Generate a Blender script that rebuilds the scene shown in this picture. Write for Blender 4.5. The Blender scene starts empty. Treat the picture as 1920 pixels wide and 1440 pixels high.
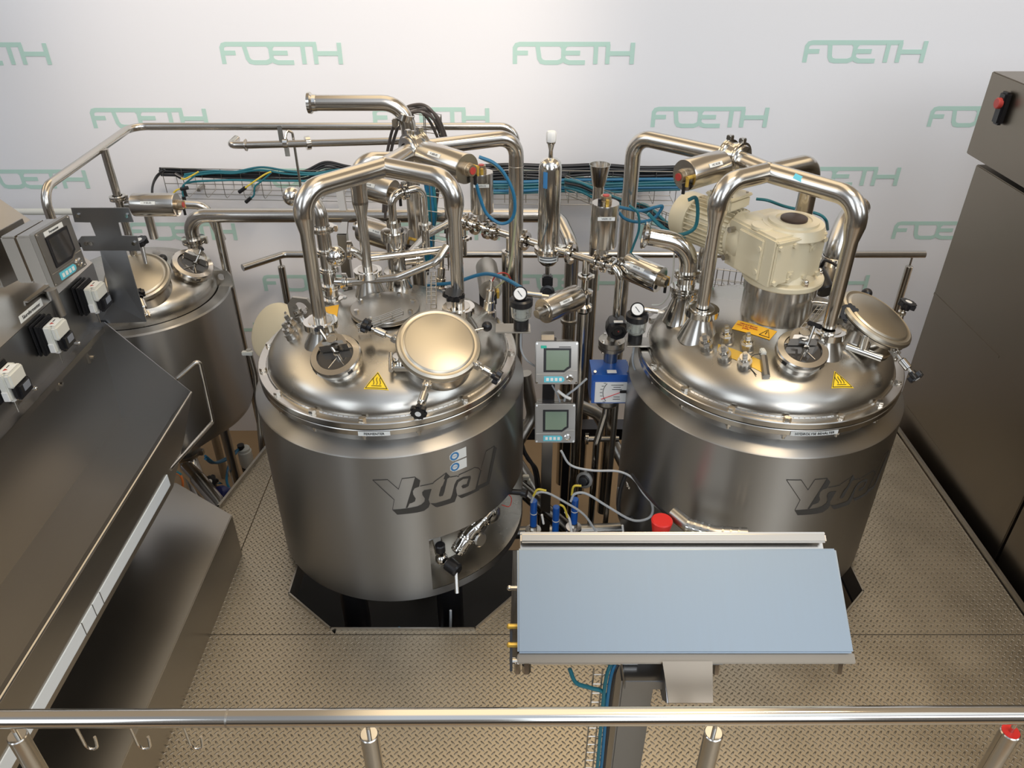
import bpy, bmesh, math, random
from mathutils import Vector, Matrix
random.seed(7)
PI = math.pi
C = bpy.context.scene.collection
S = bpy.context.scene

# ------------------------------------------------------------------ camera
PITCH = math.radians(33.1); CP, SP = math.cos(PITCH), math.sin(PITCH); FPX = 1456.0; CH = 2.4
cd = bpy.data.cameras.new('camera'); cam = bpy.data.objects.new('camera', cd); C.objects.link(cam)
cam.location = (0, 0, CH); cam.rotation_euler = (PI/2 - PITCH, 0, 0)
cd.sensor_width = 36; cd.lens = FPX/1920*36; cd.clip_start = .02; cd.clip_end = 100
S.camera = cam
S.view_settings.view_transform = 'Standard'; S.view_settings.look = 'None'
S.view_settings.gamma = 1; S.view_settings.exposure = 0.0
try: S.view_settings.use_curve_mapping = False
except Exception: pass

# ------------------------------------------------------------------ world: the hall around the skid
W = bpy.data.worlds.new('hall'); S.world = W; W.use_nodes = True
nt = W.node_tree; nt.nodes.clear()
def N(t, **k):
    n = nt.nodes.new(t)
    for a, b in k.items(): setattr(n, a, b)
    return n
def L(a, b): nt.links.new(a, b)
def M_(op, a, b=None, c=None, clamp=False):
    n = N('ShaderNodeMath', operation=op); n.use_clamp = clamp
    for i, x in enumerate((a, b, c)):
        if x is None: continue
        if isinstance(x, (int, float)): n.inputs[i].default_value = x
        else: L(x, n.inputs[i])
    return n.outputs[0]
def sstep(x, a, b):
    n = N('ShaderNodeMapRange', interpolation_type='SMOOTHSTEP'); L(x, n.inputs[0])
    n.inputs[1].default_value = a; n.inputs[2].default_value = b
    return n.outputs[0]
def mixc(f, a, b):
    n = N('ShaderNodeMix', data_type='RGBA')
    if isinstance(f, (int, float)): n.inputs[0].default_value = f
    else: L(f, n.inputs[0])
    for i, x in ((6, a), (7, b)):
        if isinstance(x, tuple): n.inputs[i].default_value = (*x, 1)
        else: L(x, n.inputs[i])
    return n.outputs[2]
tc = N('ShaderNodeTexCoord'); sx = N('ShaderNodeSeparateXYZ'); L(tc.outputs['Generated'], sx.inputs[0])
X_, Y_, Z_ = sx.outputs
el = M_('ARCSINE', Z_)                                   # elevation
az = M_('ARCTAN2', X_, M_('MULTIPLY', Y_, -1))           # 0 = behind the camera
base = mixc(sstep(el, -.25, .12), (.05, .042, .034), (.20, .185, .17))
stripe = sstep(M_('SINE', M_('ADD', M_('MULTIPLY', X_, 7), 1.2)), -.35, .25)
roofw = mixc(stripe, (.42, .34, .25), (1.75, 1.42, .98))    # warm lamp-lit roof ahead
roofc = mixc(stripe, (.34, .36, .39), (.72, .80, .92))      # cooler roof behind
roof = mixc(sstep(Y_, -.42, -.02), roofc, roofw)
base = mixc(sstep(el, .28, .60), base, roof)
# tall windows behind the camera, cool daylight
wv = M_('SINE', M_('MULTIPLY', az, 7.5))
win = M_('MULTIPLY', sstep(wv, .1, .35), M_('MULTIPLY', sstep(el, .06, .12), M_('SUBTRACT', 1, sstep(el, .60, .74))))
win = M_('MULTIPLY', win, M_('SUBTRACT', 1, sstep(M_('ABSOLUTE', az), 1.5, 1.65)))
col = mixc(win, base, (2.35, 2.58, 2.85))
bg = N('ShaderNodeBackground'); L(col, bg.inputs[0]); bg.inputs[1].default_value = 1.0
wo = N('ShaderNodeOutputWorld'); L(bg.outputs[0], wo.inputs[0])

def area(name, loc, target, size, power, color, sy=None):
    l = bpy.data.lights.new(name, 'AREA'); l.energy = power; l.color = color; l.shape = 'RECTANGLE'; l.size = size; l.size_y = sy or size
    o = bpy.data.objects.new(name, l); C.objects.link(o); o.location = loc
    o.rotation_euler = (Vector(target)-Vector(loc)).to_track_quat('-Z', 'Y').to_euler(); return o
area('roof_window_light', (2.2, -.8, 5.2), (0, 3, .5), 3.4, 26, (.86, .93, 1.0), 2.4)
area('deck_fill_light', (1.4, 1.6, 4.8), (1.2, 2.2, .0), 1.4, 44, (1.0, .80, .55), .5)  # unseen warm fill, set here to brighten the right of the walkway
area('wall_fill_light', (2.2, -2.6, 3.6), (.4, 4.4, 1.3), 3.2, 40, (1.0, .97, .95), 1.4)  # unseen fill added behind the camera to brighten the back wall
sp = bpy.data.lights.new('wall_patch_spot', 'SPOT'); sp.energy = 460; sp.color = (1, .84, .68); sp.spot_size = math.radians(38); sp.spot_blend = .75; sp.shadow_soft_size = .3  # added spot, stands in for the warm patch of light on the wall
so = bpy.data.objects.new('wall_patch_spot', sp); C.objects.link(so); so.location = (.3, .2, 4.4)
so.rotation_euler = (Vector((-.95, 4.4, 1.75))-so.location).to_track_quat('-Z', 'Y').to_euler()

# ------------------------------------------------------------------ pixel ray helpers (a point needs its true depth or height)
def ray(u, v):
    x = (u-960)/FPX; y = -(v-720)/FPX
    return Vector((x, CP+y*SP, -SP+y*CP))
def A(u, v, Y=None, z=None, X=None):
    d = ray(u, v)
    t = Y/d.y if Y is not None else ((z-CH)/d.z if z is not None else X/d.x)
    return Vector((0, 0, CH))+d*t
def zv(Y, v):
    d = ray(960, v); return CH+d.z*Y/d.y
V = Vector

# ------------------------------------------------------------------ materials
def mat(name, col, rough=.5, metal=0, bump=None, aniso=0, arot=0, emit=None, trans=0, alpha=None, noise=0, nscale=(1, 1, 1), coat=0, radial=False):
    m = bpy.data.materials.new(name); m.use_nodes = True
    t = m.node_tree; b = t.nodes['Principled BSDF']
    b.inputs['Base Color'].default_value = (*col, 1); b.inputs['Roughness'].default_value = rough; b.inputs['Metallic'].default_value = metal
    if trans: b.inputs['Transmission Weight'].default_value = trans
    if coat: b.inputs['Coat Weight'].default_value = coat
    if emit: b.inputs['Emission Color'].default_value = (*emit, 1); b.inputs['Emission Strength'].default_value = 1
    if aniso:
        b.inputs['Anisotropic'].default_value = aniso; b.inputs['Anisotropic Rotation'].default_value = arot
        tg = t.nodes.new('ShaderNodeTangent'); tg.direction_type = 'RADIAL'; tg.axis = 'Z'; t.links.new(tg.outputs[0], b.inputs['Tangent'])
    if noise or bump:
        tc = t.nodes.new('ShaderNodeTexCoord'); mp = t.nodes.new('ShaderNodeMapping'); mp.inputs['Scale'].default_value = nscale
        t.links.new(tc.outputs['Object'], mp.inputs[0])
        nz = t.nodes.new('ShaderNodeTexNoise'); nz.inputs['Scale'].default_value = 6; nz.inputs['Detail'].default_value = 5
        t.links.new(mp.outputs[0], nz.inputs[0])
        if noise:
            mr = t.nodes.new('ShaderNodeMapRange'); mr.inputs[1].default_value = .1; mr.inputs[2].default_value = .9
            mr.inputs[3].default_value = max(.02, rough-noise); mr.inputs[4].default_value = rough+noise
            t.links.new(nz.outputs[0], mr.inputs[0]); t.links.new(mr.outputs[0], b.inputs['Roughness'])
        if bump:
            bp = t.nodes.new('ShaderNodeBump'); bp.inputs['Strength'].default_value = bump; bp.inputs['Distance'].default_value = .002
            t.links.new(nz.outputs[0], bp.inputs['Height']); t.links.new(bp.outputs[0], b.inputs['Normal'])
    return m
steel = mat('brushed_steel', (.56, .53, .485), .20, 1, noise=.02, nscale=(1, 1, 1))
tanksteel = mat('tank_steel', (.395, .385, .368), .36, 1, aniso=.88, arot=.25, noise=.03, nscale=(.5, .5, .5))
domesteel = mat('dome_steel', (.50, .475, .43), .27, 1, noise=.05, nscale=(.7, .7, .7), bump=.02)
polish = mat('polished_steel', (.66, .635, .59), .11, 1)
castst = mat('cast_steel', (.46, .44, .405), .33, 1, noise=.03)
sheet = mat('steel_sheet', (.42, .40, .37), .30, 1, noise=.03, nscale=(.6, .6, .6))
sheetd = mat('dark_steel_sheet', (.30, .305, .315), .33, 1, noise=.03, nscale=(.6, .6, .6))
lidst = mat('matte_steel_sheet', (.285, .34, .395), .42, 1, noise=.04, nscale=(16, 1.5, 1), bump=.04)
cabst = mat('cabinet_steel', (.27, .235, .19), .34, 1, noise=.04)
lidsteel = mat('hatch_lid_steel', (.56, .51, .42), .36, 1, noise=.03)
drumst = mat('turned_steel', (.60, .575, .53), .24, 1, aniso=.75, arot=.25)
blackst = mat('dark_leg_steel', (.10, .10, .11), .35, .9)
black = mat('black_plastic', (.012, .012, .014), .32)
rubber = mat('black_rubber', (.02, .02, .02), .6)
cream = mat('cream_paint', (.74, .66, .47), .35, noise=.05, bump=.12, nscale=(6, 6, 6), coat=.2)
creamw = mat('pale_plastic', (.72, .72, .66), .4)
white = mat('white_plastic', (.82, .82, .80), .4)
lblw = mat('white_label', (.80, .82, .80), .6)
ink = mat('black_ink', (.02, .02, .02), .6)
yellow = mat('warning_yellow', (.95, .66, .02), .45)
orange = mat('amber_reflection', (.92, .50, .03), .45)
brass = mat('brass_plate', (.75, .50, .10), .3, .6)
teal = mat('teal_cable', (.015, .15, .19), .4)
blue = mat('blue_cable', (.015, .15, .29), .4)
bluep = mat('blue_enamel', (.012, .10, .42), .3, coat=.3)
bluel = mat('light_blue_key', (.12, .55, .68), .5)
greyc = mat('grey_cable', (.42, .45, .48), .5)
blackc = mat('black_cable', (.015, .015, .017), .42)
hosec = mat('dark_hose', (.07, .06, .055), .4)
olive = mat('olive_cable', (.36, .36, .22), .5)
red = mat('red_plastic', (.80, .03, .025), .35)
redd = mat('dark_red_plastic', (.45, .05, .04), .4)
yelc = mat('yellow_cable', (.66, .52, .06), .45)
greenp = mat('green_plastic', (.02, .45, .32), .4)
lcd = mat('lcd_screen', (.20, .27, .20), .18)
glass = mat('clear_glass', (.85, .88, .86), .03, trans=.9)
dglass = mat('dark_glass', (.05, .045, .04), .05, coat=.5)
mint = mat('mint_print', (.53, .745, .655), .75)
wallm = mat('backdrop_wall', (.89, .885, .90), .8, bump=.05, nscale=(2, 2, 2))
wallm.node_tree.nodes['Principled BSDF'].inputs['Specular IOR Level'].default_value = .2
floorm = mat('hall_floor', (.34, .24, .14), .6, bump=.2, noise=.1, nscale=(3, 3, 3))
whitestrip = mat('pale_blue_strip', (.80, .87, .93), .35)
logoink = mat('dark_engraving', (.045, .043, .04), .5)
badge = mat('badge_blue', (.05, .22, .48), .5)

def tread_material():
    m = bpy.data.materials.new('tread_plate'); m.use_nodes = True; t = m.node_tree; b = t.nodes['Principled BSDF']
    def n(ty, **k):
        q = t.nodes.new(ty)
        for a, c in k.items(): setattr(q, a, c)
        return q
    def mm(op, a, b_=None, clamp=False):
        q = n('ShaderNodeMath', operation=op); q.use_clamp = clamp
        for i, x in enumerate((a, b_)):
            if x is None: continue
            if isinstance(x, (int, float)): q.inputs[i].default_value = x
            else: t.links.new(x, q.inputs[i])
        return q.outputs[0]
    tc = n('ShaderNodeTexCoord'); mp = n('ShaderNodeMapping'); mp.inputs['Scale'].default_value = (1/.0173,)*3; mp.inputs['Rotation'].default_value = (0, 0, PI/4)
    t.links.new(tc.outputs['Object'], mp.inputs[0]); s = n('ShaderNodeSeparateXYZ'); t.links.new(mp.outputs[0], s.inputs[0])
    fx, fy = mm('FLOOR', s.outputs[0]), mm('FLOOR', s.outputs[1])
    par = mm('ABSOLUTE', mm('MODULO', mm('ADD', fx, fy), 2))
    sg = mm('SUBTRACT', mm('MULTIPLY', par, 2), 1)
    lx, ly = mm('SUBTRACT', mm('SUBTRACT', s.outputs[0], fx), .5), mm('SUBTRACT', mm('SUBTRACT', s.outputs[1], fy), .5)
    ip = mm('SUBTRACT', 1, par)
    a = mm('ADD', mm('MULTIPLY', lx, par), mm('MULTIPLY', ly, ip)); bb = mm('ADD', mm('MULTIPLY', ly, par), mm('MULTIPLY', lx, ip))
    d = mm('ADD', mm('POWER', mm('DIVIDE', a, .52), 2), mm('POWER', mm('DIVIDE', bb, .16), 2))
    h = mm('SUBTRACT', 1, d, True)
    h = mm('POWER', h, .5)
    nz = n('ShaderNodeTexNoise'); nz.inputs['Scale'].default_value = 5; nz.inputs['Detail'].default_value = 6; t.links.new(tc.outputs['Object'], nz.inputs[0])
    bp = n('ShaderNodeBump'); bp.inputs['Strength'].default_value = 1.0; bp.inputs['Distance'].default_value = .006
    t.links.new(h, bp.inputs['Height']); t.links.new(bp.outputs[0], b.inputs['Normal'])
    mx = n('ShaderNodeMix', data_type='RGBA'); t.links.new(nz.outputs[0], mx.inputs[0])
    mx.inputs[6].default_value = (.38, .335, .265, 1); mx.inputs[7].default_value = (.49, .435, .35, 1); t.links.new(mx.outputs[2], b.inputs['Base Color'])
    b.inputs['Metallic'].default_value = .85
    r = mm('ADD', mm('MULTIPLY', nz.outputs[0], .25), .26); t.links.new(r, b.inputs['Roughness'])
    return m
tread = tread_material()

# ------------------------------------------------------------------ mesh building
def frame(o, z, x=None):
    z = V(z).normalized()
    if x is None: x = V((0, 0, 1)) if abs(z.z) < .9 else V((1, 0, 0))
    x = V(x); x = (x - z*x.dot(z)).normalized(); y = z.cross(x)
    m = Matrix((x, y, z)).transposed().to_4x4(); m.translation = V(o); return m
def Tz(o): return Matrix.Translation(V(o))
class MB:
    def __init__(s): s.bm = bmesh.new()
    def faces(s, pts, fs):
        vs = [s.bm.verts.new(p) for p in pts]
        for f in fs:
            try: s.bm.faces.new([vs[i] for i in f])
            except ValueError: pass
        return s
    def box(s, m, sx, sy, sz, bev=0, c=(0, 0, 0)):
        if not isinstance(m, Matrix): m = Tz(m)
        pts = [m @ V((c[0]+sx*a/2, c[1]+sy*b/2, c[2]+sz*d/2)) for a in (-1, 1) for b in (-1, 1) for d in (-1, 1)]
        vs = [s.bm.verts.new(p) for p in pts]
        fs = [s.bm.faces.new([vs[i] for i in f]) for f in ((0, 1, 3, 2), (4, 6, 7, 5), (0, 4, 5, 1), (2, 3, 7, 6), (0, 2, 6, 4), (1, 5, 7, 3))]
        if bev: bmesh.ops.bevel(s.bm, geom=list({e for f in fs for e in f.edges}), offset=bev, segments=2, affect='EDGES')
        return s
    def prism(s, m, poly, z0, z1, bev=0):
        if not isinstance(m, Matrix): m = Tz(m)
        n = len(poly)
        a = [s.bm.verts.new(m @ V((x, y, z0))) for x, y in poly]; b = [s.bm.verts.new(m @ V((x, y, z1))) for x, y in poly]
        fs = [s.bm.faces.new(a[::-1]), s.bm.faces.new(b)]+[s.bm.faces.new((a[i], a[(i+1) % n], b[(i+1) % n], b[i])) for i in range(n)]
        if bev: bmesh.ops.bevel(s.bm, geom=list(fs[1].edges), offset=bev, segments=2, affect='EDGES')
        return s
    def lathe(s, m, prof, seg=32, a0=0, a1=2*PI):
        if not isinstance(m, Matrix): m = Tz(m)
        full = abs(a1-a0-2*PI) < 1e-6; n = seg if full else seg+1
        rings = []
        for r, z in prof:
            if r < 1e-6: rings.append([s.bm.verts.new(m @ V((0, 0, z)))])
            else: rings.append([s.bm.verts.new(m @ V((r*math.cos(a0+(a1-a0)*i/seg), r*math.sin(a0+(a1-a0)*i/seg), z))) for i in range(n)])
        for A_, B_ in zip(rings, rings[1:]):
            for i in range(n if full else n-1):
                j = (i+1) % n
                if len(A_) == 1 and len(B_) == 1: continue
                if len(A_) == 1: s.bm.faces.new((A_[0], B_[j], B_[i]))
                elif len(B_) == 1: s.bm.faces.new((A_[i], A_[j], B_[0]))
                else: s.bm.faces.new((A_[i], A_[j], B_[j], B_[i]))
        return s
    def cyl(s, p, q, r, r2=None, bev=0, seg=24):
        p, q = V(p), V(q); h = (q-p).length; r2 = r if r2 is None else r2
        pr = [(0, 0), (r-bev, 0)]+([(r, bev), (r2, h-bev)] if bev else [(r, 0), (r2, h)])+[(r2-bev, h), (0, h)]
        if not bev: pr = [(0, 0), (r, 0), (r2, h), (0, h)]
        return s.lathe(frame(p, q-p), pr, seg)
    def tube(s, pts, r, bend=0, seg=16, cap=True, inner=None):
        pts = [V(p) for p in pts]
        if bend:
            o = [pts[0]]
            for a, b, c in zip(pts, pts[1:], pts[2:]):
                d1 = (a-b); d2 = (c-b); l1, l2 = d1.length, d2.length; d1.normalize(); d2.normalize()
                ang = d1.angle(d2)
                if ang > PI-.02: o.append(b); continue
                k = bend/math.tan(ang/2); k = min(k, l1*.49 if a is not pts[0] else l1*.98, l2*.49 if c is not pts[-1] else l2*.98)
                R = k*math.tan(ang/2); ctr = b+(d1+d2).normalized()*(R/math.sin(ang/2))
                va = (b+d1*k)-ctr; vb = (b+d2*k)-ctr; th = va.angle(vb); ns = max(4, int(th/.16))
                for i in range(ns+1):
                    f = i/ns; o.append(ctr+(va*math.sin((1-f)*th)+vb*math.sin(f*th))/math.sin(th))
            o.append(pts[-1]); pts = o
        P = [pts[0]]
        for p in pts[1:]:
            if (p-P[-1]).length > 1e-5: P.append(p)
        pts = P
        T = [(pts[min(i+1, len(pts)-1)]-pts[max(i-1, 0)]).normalized() for i in range(len(pts))]
        x = T[0].orthogonal().normalized(); rings = []
        for i, (p, t) in enumerate(zip(pts, T)):
            x = (x-t*x.dot(t)).normalized(); y = t.cross(x); rr = r[i] if isinstance(r, (list, tuple)) else r
            rings.append([s.bm.verts.new(p+(x*math.cos(2*PI*k/seg)+y*math.sin(2*PI*k/seg))*rr) for k in range(seg)])
        for a, b in zip(rings, rings[1:]):
            for k in range(seg): s.bm.faces.new((a[k], a[(k+1) % seg], b[(k+1) % seg], b[k]))
        if cap: s.bm.faces.new(rings[0][::-1]); s.bm.faces.new(rings[-1])
        return s
    def spline(s, pts, r, seg=8, n=8):
        pts = [V(p) for p in pts]; q = [pts[0]*2-pts[1]]+pts+[pts[-1]*2-pts[-2]]; o = []
        for i in range(1, len(q)-2):
            p0, p1, p2, p3 = q[i-1:i+3]
            for k in range(n):
                t = k/n; o.append(.5*((2*p1)+(p2-p0)*t+(2*p0-5*p1+4*p2-p3)*t*t+(3*p1-p0-3*p2+p3)*t**3))
        o.append(pts[-1]); return s.tube(o, r, seg=seg)
    def sphere(s, c, r, seg=20, sc=(1, 1, 1)):
        bmesh.ops.create_uvsphere(s.bm, u_segments=seg, v_segments=seg//2, radius=r, matrix=Tz(c) @ Matrix.Diagonal((*sc, 1))); return s
    def nut(s, m, R, h, n=4, depth=.1, w=.22, bev=.0025):          # slotted union nut
        poly = []
        for k in range(n):
            a0 = 2*PI*k/n
            for a, r in ((-w/2, 1), (-w/2, 1-depth), (w/2, 1-depth), (w/2, 1)): poly.append((R*r*math.cos(a0+a), R*r*math.sin(a0+a)))
            st = 9
            for i in range(1, st): a = a0+w/2+(2*PI/n-w)*i/st; poly.append((R*math.cos(a), R*math.sin(a)))
        return s.prism(m, poly, 0, h, bev)
    def hexa(s, m, r, h):
        return s.prism(m, [(r*math.cos(i*PI/3), r*math.sin(i*PI/3)) for i in range(6)], 0, h, r*.12)
    def star(s, m, R, h, n=6, dep=.16):
        poly = [(R*(1+dep*math.cos(n*a))*math.cos(a)/(1+dep), R*(1+dep*math.cos(n*a))*math.sin(a)/(1+dep)) for a in [2*PI*i/(n*8) for i in range(n*8)]]
        return s.prism(m, poly, 0, h, h*.22)
    def clamp(s, p, ax, R, h=.016):                                # tri-clamp: ring with a groove and its wing bolt
        m = frame(V(p)-V(ax).normalized()*h/2, ax)
        s.lathe(m, [(R*.62, 0), (R, h*.08), (R, h*.4), (R*.92, h*.5), (R, h*.6), (R, h*.92), (R*.62, h), (R*.62, 0)], 28)
        s.box(m, R*.3, R*.34, h*1.15, R*.04, (R*1.1, 0, h/2)); return s
    def object(s, name, m, off=V((0, 0, 0)), smooth=True, ang=35):
        bmesh.ops.recalc_face_normals(s.bm, faces=s.bm.faces)
        bmesh.ops.translate(s.bm, verts=s.bm.verts, vec=-V(off))
        me = bpy.data.meshes.new(name); s.bm.to_mesh(me); s.bm.free(); me.materials.append(m)
        if smooth:
            me.polygons.foreach_set('use_smooth', [True]*len(me.polygons)); me.set_sharp_from_angle(angle=math.radians(ang))
        o = bpy.data.objects.new(name, me); C.objects.link(o); return o
class Thing:
    def __init__(s, name, label, cat, loc, group=None):
        s.o = bpy.data.objects.new(name, None); C.objects.link(s.o); s.loc = V(loc); s.o.location = s.loc; s.o.empty_display_size = .05
        s.o['label'] = label; s.o['category'] = cat
        if group: s.o['group'] = group
    def part(s, name, mb, m, parent=None, label=None, ang=35):
        o = mb.object(name, m, s.loc, ang=ang); o.parent = parent or s.o
        if label: o['label'] = label
        return o
def solo(name, mb, m, label, cat, group=None, kind=None, ang=35):
    zs = [v.co for v in mb.bm.verts]
    c = V((sum(v.x for v in zs)/len(zs), sum(v.y for v in zs)/len(zs), min(v.z for v in zs)))
    o = mb.object(name, m, c, ang=ang); o.location = c; o['label'] = label; o['category'] = cat
    if group: o['group'] = group
    if kind: o['kind'] = kind
    return o
def struct(name, mb, m):
    o = mb.object(name, m); o['kind'] = 'structure'; return o
def textmb(txt, size, m, ext=.0006, align='CENTER'):
    cu = bpy.data.curves.new('t', 'FONT'); cu.body = txt; cu.size = size; cu.extrude = ext; cu.align_x = align; cu.align_y = 'CENTER'
    o = bpy.data.objects.new('t', cu); C.objects.link(o); dg = bpy.context.evaluated_depsgraph_get(); me = o.evaluated_get(dg).to_mesh()
    mb = MB(); mb.bm.from_mesh(me); o.evaluated_get(dg).to_mesh_clear(); bpy.data.objects.remove(o); bpy.data.curves.remove(cu)
    if m is not None: bmesh.ops.transform(mb.bm, matrix=m, verts=mb.bm.verts)
    return mb
# ------------------------------------------------------------------ the setting
WY = 4.4
wl = struct('wall_back', MB().box((0, WY+.05, .85), 14, .1, 3.5), wallm)
struct('floor', MB().box((0, 1.5, -.885), 16, 9, .05), floorm)
def lettering(u, v, n=0):
    c = A(u, v, Y=WY); c.y = WY-.0015
    k = .00276; ky = .00226; w = .0232
    mb = MB(); lay = [0]
    def st(pts):
        lay[0] += .00025; c.y = WY-.001-lay[0]
        pts = [V((c.x+(x-114)*k, c.y, c.z+(y-20)*ky)) for x, y in pts]
        L_, R_ = [], []
        for i, p in enumerate(pts):
            a = pts[max(i-1, 0)]; b = pts[min(i+1, len(pts)-1)]
            d1 = (p-a).normalized() if i else (b-p).normalized(); d2 = (b-p).normalized() if i < len(pts)-1 else d1
            t = (d1+d2).normalized(); nrm = V((-t.z, 0, t.x)); s_ = w/2/max(.5, t.dot(d1))
            L_.append(p+nrm*s_); R_.append(p-nrm*s_)
        n_ = len(pts); mb.faces(L_+R_, [(i, i+1, n_+i+1, n_+i) for i in range(n_-1)])
    st([(2, -3.5), (2, 32), (5, 38), (11, 40), (183.5, 40)]); st([(2, 21), (27, 21)])
    st([(45, 38), (49, 9), (53, 2), (60, 0), (84, 0), (91, 3), (95, 8), (95, 32), (91, 38)])
    st([(99, 38), (95, 32)]); st([(95, 8), (99, 3), (106, 0), (137, 0)]); st([(95, 21), (127, 21)])
    st([(157, 40), (157, -3.5)]); st([(180, 40), (180, -3.5)]); st([(180, 20), (224, 20)]); st([(227, 43.5), (227, -3.5)])
    o = mb.object('lettering', mint); o.parent = wl; return o
rows = [(-22, 101), (527, 100), (1075, 100), (1621, 97), (2150, 96)]
for u, v in rows: lettering(u, v)
for u, v in [(-240, 224), (280, 222), (808, 221), (1330, 220), (1851, 219)]: lettering(u, v)
for u, v in [(60, 336), (572, 334), (1083, 333), (1580, 331), (2090, 330)]: lettering(u, v)
for u, v in [(-150, 437), (342, 434), (836, 434), (1300, 433), (1775, 432)]: lettering(u, v)
for u, v in [(120, 534), (590, 531), (1065, 530), (1530, 530), (1990, 528)]: lettering(u, v)
for u, v in [(390, 618), (830, 618), (1255, 618)]: lettering(u, v)

# ------------------------------------------------------------------ tread-plate platform
pf = Thing('tread_plate_platform', 'brown-grey tread plate walkway with chamfered openings around the tanks', 'platform', (0, 1.2, 0))
def deck(poly, label=None): pf.part('deck_plate', MB().prism(Tz((0, 0, 0)), poly, -.008, 0), tread)
deck([(-2.6, .1), (1.985, .1), (1.985, 1.9425), (-2.6, 1.9425)])
deck([(-2.6, 1.946), (-1.156, 1.946), (-1.156, 2.9), (-1.27, 2.9), (-1.33, 2.64), (-1.6, 2.5), (-2.6, 2.5)])
deck([(-1.152, 1.946), (-.67, 1.946), (-.69, 1.966), (-.89, 2.14), (-.89, 3.27), (-1.19, 3.27), (-1.275, 2.9), (-1.152, 2.9)])
deck([(-.67, 1.946), (1.20, 1.946), (1.20, 1.966), (.72, 1.966), (.50, 2.2), (.07, 2.2), (-.14, 1.966), (-.67, 1.966)])
deck([(1.203, 1.946), (1.985, 1.946), (1.985, 3.5), (1.405, 3.5), (1.405, 2.15), (1.22, 1.966), (1.203, 1.966)])
def rim(pts, zt=.012, zb=-.09, th=.006, name='opening_rim', m=castst):
    mb = MB()
    for a, b in zip(pts, pts[1:]):
        a, b = V((*a, 0)), V((*b, 0)); d = (b-a); mb.box(frame((a+b)/2+V((0, 0, (zt+zb)/2)), (0, 0, 1), d), d.length+th, th, zt-zb)
    pf.part(name, mb, m)
rim([(-.89, 3.25), (-.89, 2.14), (-.69, 1.966), (-.14, 1.966), (.07, 2.2), (.50, 2.2), (.72, 1.966), (1.22, 1.966), (1.405, 2.15), (1.405, 3.25)])
rim([(-1.6, 2.5), (-1.33, 2.64), (-1.19, 3.26)], .02, -.12, .012)
pf.part('light_block_panel', MB().box((-.3, .1, -.44), 4.6, .01, .84), blackst); pf.part('light_block_panel', MB().box((1.985, 1.8, -.44), .01, 3.4, .84), blackst); pf.part('light_block_panel', MB().box((-2.6, 1.3, -.44), .01, 2.4, .84), blackst)  # unseen panels added to keep hall light out from under the deck
rim([(1.997, .1), (1.997, 3.5)], .022, -.07, .014, 'edge_rail', castst)
mb = MB().box((.35, 3.33, -.06), 3.3, .09, .07)
for y in (.15, 1.9): mb.box((-.2, y, -.06), 4.3, .06, .1)
for x in (-1.1, 1.45, 1.95): mb.box((x, 1.0, -.08), .06, 1.7, .08)
mb.box((1.43, 2.7, -.08), .04, 1.2, .08).box((-.93, 2.7, -.08), .04, 1.2, .08).box((.3, 3.3, -.5), .06, .06, .8).box((-.93, 3.3, -.5), .06, .06, .8).box((1.43, 3.3, -.5), .06, .06, .8).box((1.95, .2, -.5), .06, .06, .8).box((-1.1, .2, -.5), .06, .06, .8)
pf.part('support_frame', mb, blackst)
solo('pit_dark_sheet', MB().box((.10, 2.58, -.855), 2.70, 1.30, .01), rubber, 'black flat sheet added on the hall floor to darken the openings under the vessels', 'dark sheet')  # added black sheet, darkens the lit floor under the vessels

# ------------------------------------------------------------------ tall cabinet on the right
cb = Thing('steel_cabinet', 'tall brown-grey steel cabinet standing at the right edge', 'cabinet', (2.5, 2.2, -.86))
cb.part('cabinet_body', MB().box((2.575, 2.88, .24), 1.05, 1.045, 2.2, .004), cabst)
cb.part('cabinet_body', MB().box((2.575, 1.60, .24), 1.05, 1.485, 2.2, .004), cabst)
cb.part('upper_box', MB().box((2.571, 2.25, 1.535), 1.05, 2.5, .35, .004), cabst)
m = MB().box((2.03, 3.32, 1.60), .03, .05, .13, .008); ob = cb.part('switch_housing', m, black)
cb.part('switch_knob', MB().cyl((2.02, 3.32, 1.62), (2.0, 3.32, 1.62), .022, bev=.003), redd)
cb.part('crease', MB().box((2.0495, 3.1, .71), .003, .6, .012, .001), cabst); cb.part('crease', MB().box((2.0495, 3.12, .10), .003, .4, .010, .001), cabst)

# ------------------------------------------------------------------ helpers on tanks
DZ0, DH, DR = .874, .165, .455
def dome_z(r, n=2.05): return DZ0+DH*max(0, 1-(r/DR)**n)**(1/n)
def dome_hit(u, v, T, z0=None, h=None, R=None):
    z0 = DZ0 if z0 is None else z0; h = DH if h is None else h; R = DR if R is None else R
    d = ray(u, v)
    f = lambda r: z0+h*max(0, 1-(r/R)**2.05)**(1/2.05) if r < R else z0
    t = 1.0
    while t < 7:
        P = V((0, 0, CH))+d*t; r = math.hypot(P.x-T[0], P.y-T[1])
        if P.z <= f(r): break
        t += .002
    e = .002; rn = min(r, R*.97)
    sl = (f(rn-e)-f(rn+e))/(2*e); n = V((P.x-T[0], P.y-T[1], 0)); n = n.normalized()*sl if n.length > 1e-6 else n; n.z = 1
    return P, n.normalized()
def cyl_hit(u, v, T, R):
    d = ray(u, v); a = d.x**2+d.y**2; b = -2*(d.x*T[0]+d.y*T[1]); c = T[0]**2+T[1]**2-R*R; t = (-b-math.sqrt(max(0, b*b-4*a*c)))/2/a
    P = V((0, 0, CH))+d*t; return math.atan2(P.x-T[0], -(P.y-T[1])), P.z
def cpt(T, R, th, z): return V((T[0]+R*math.sin(th), T[1]-R*math.cos(th), z))
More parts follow.
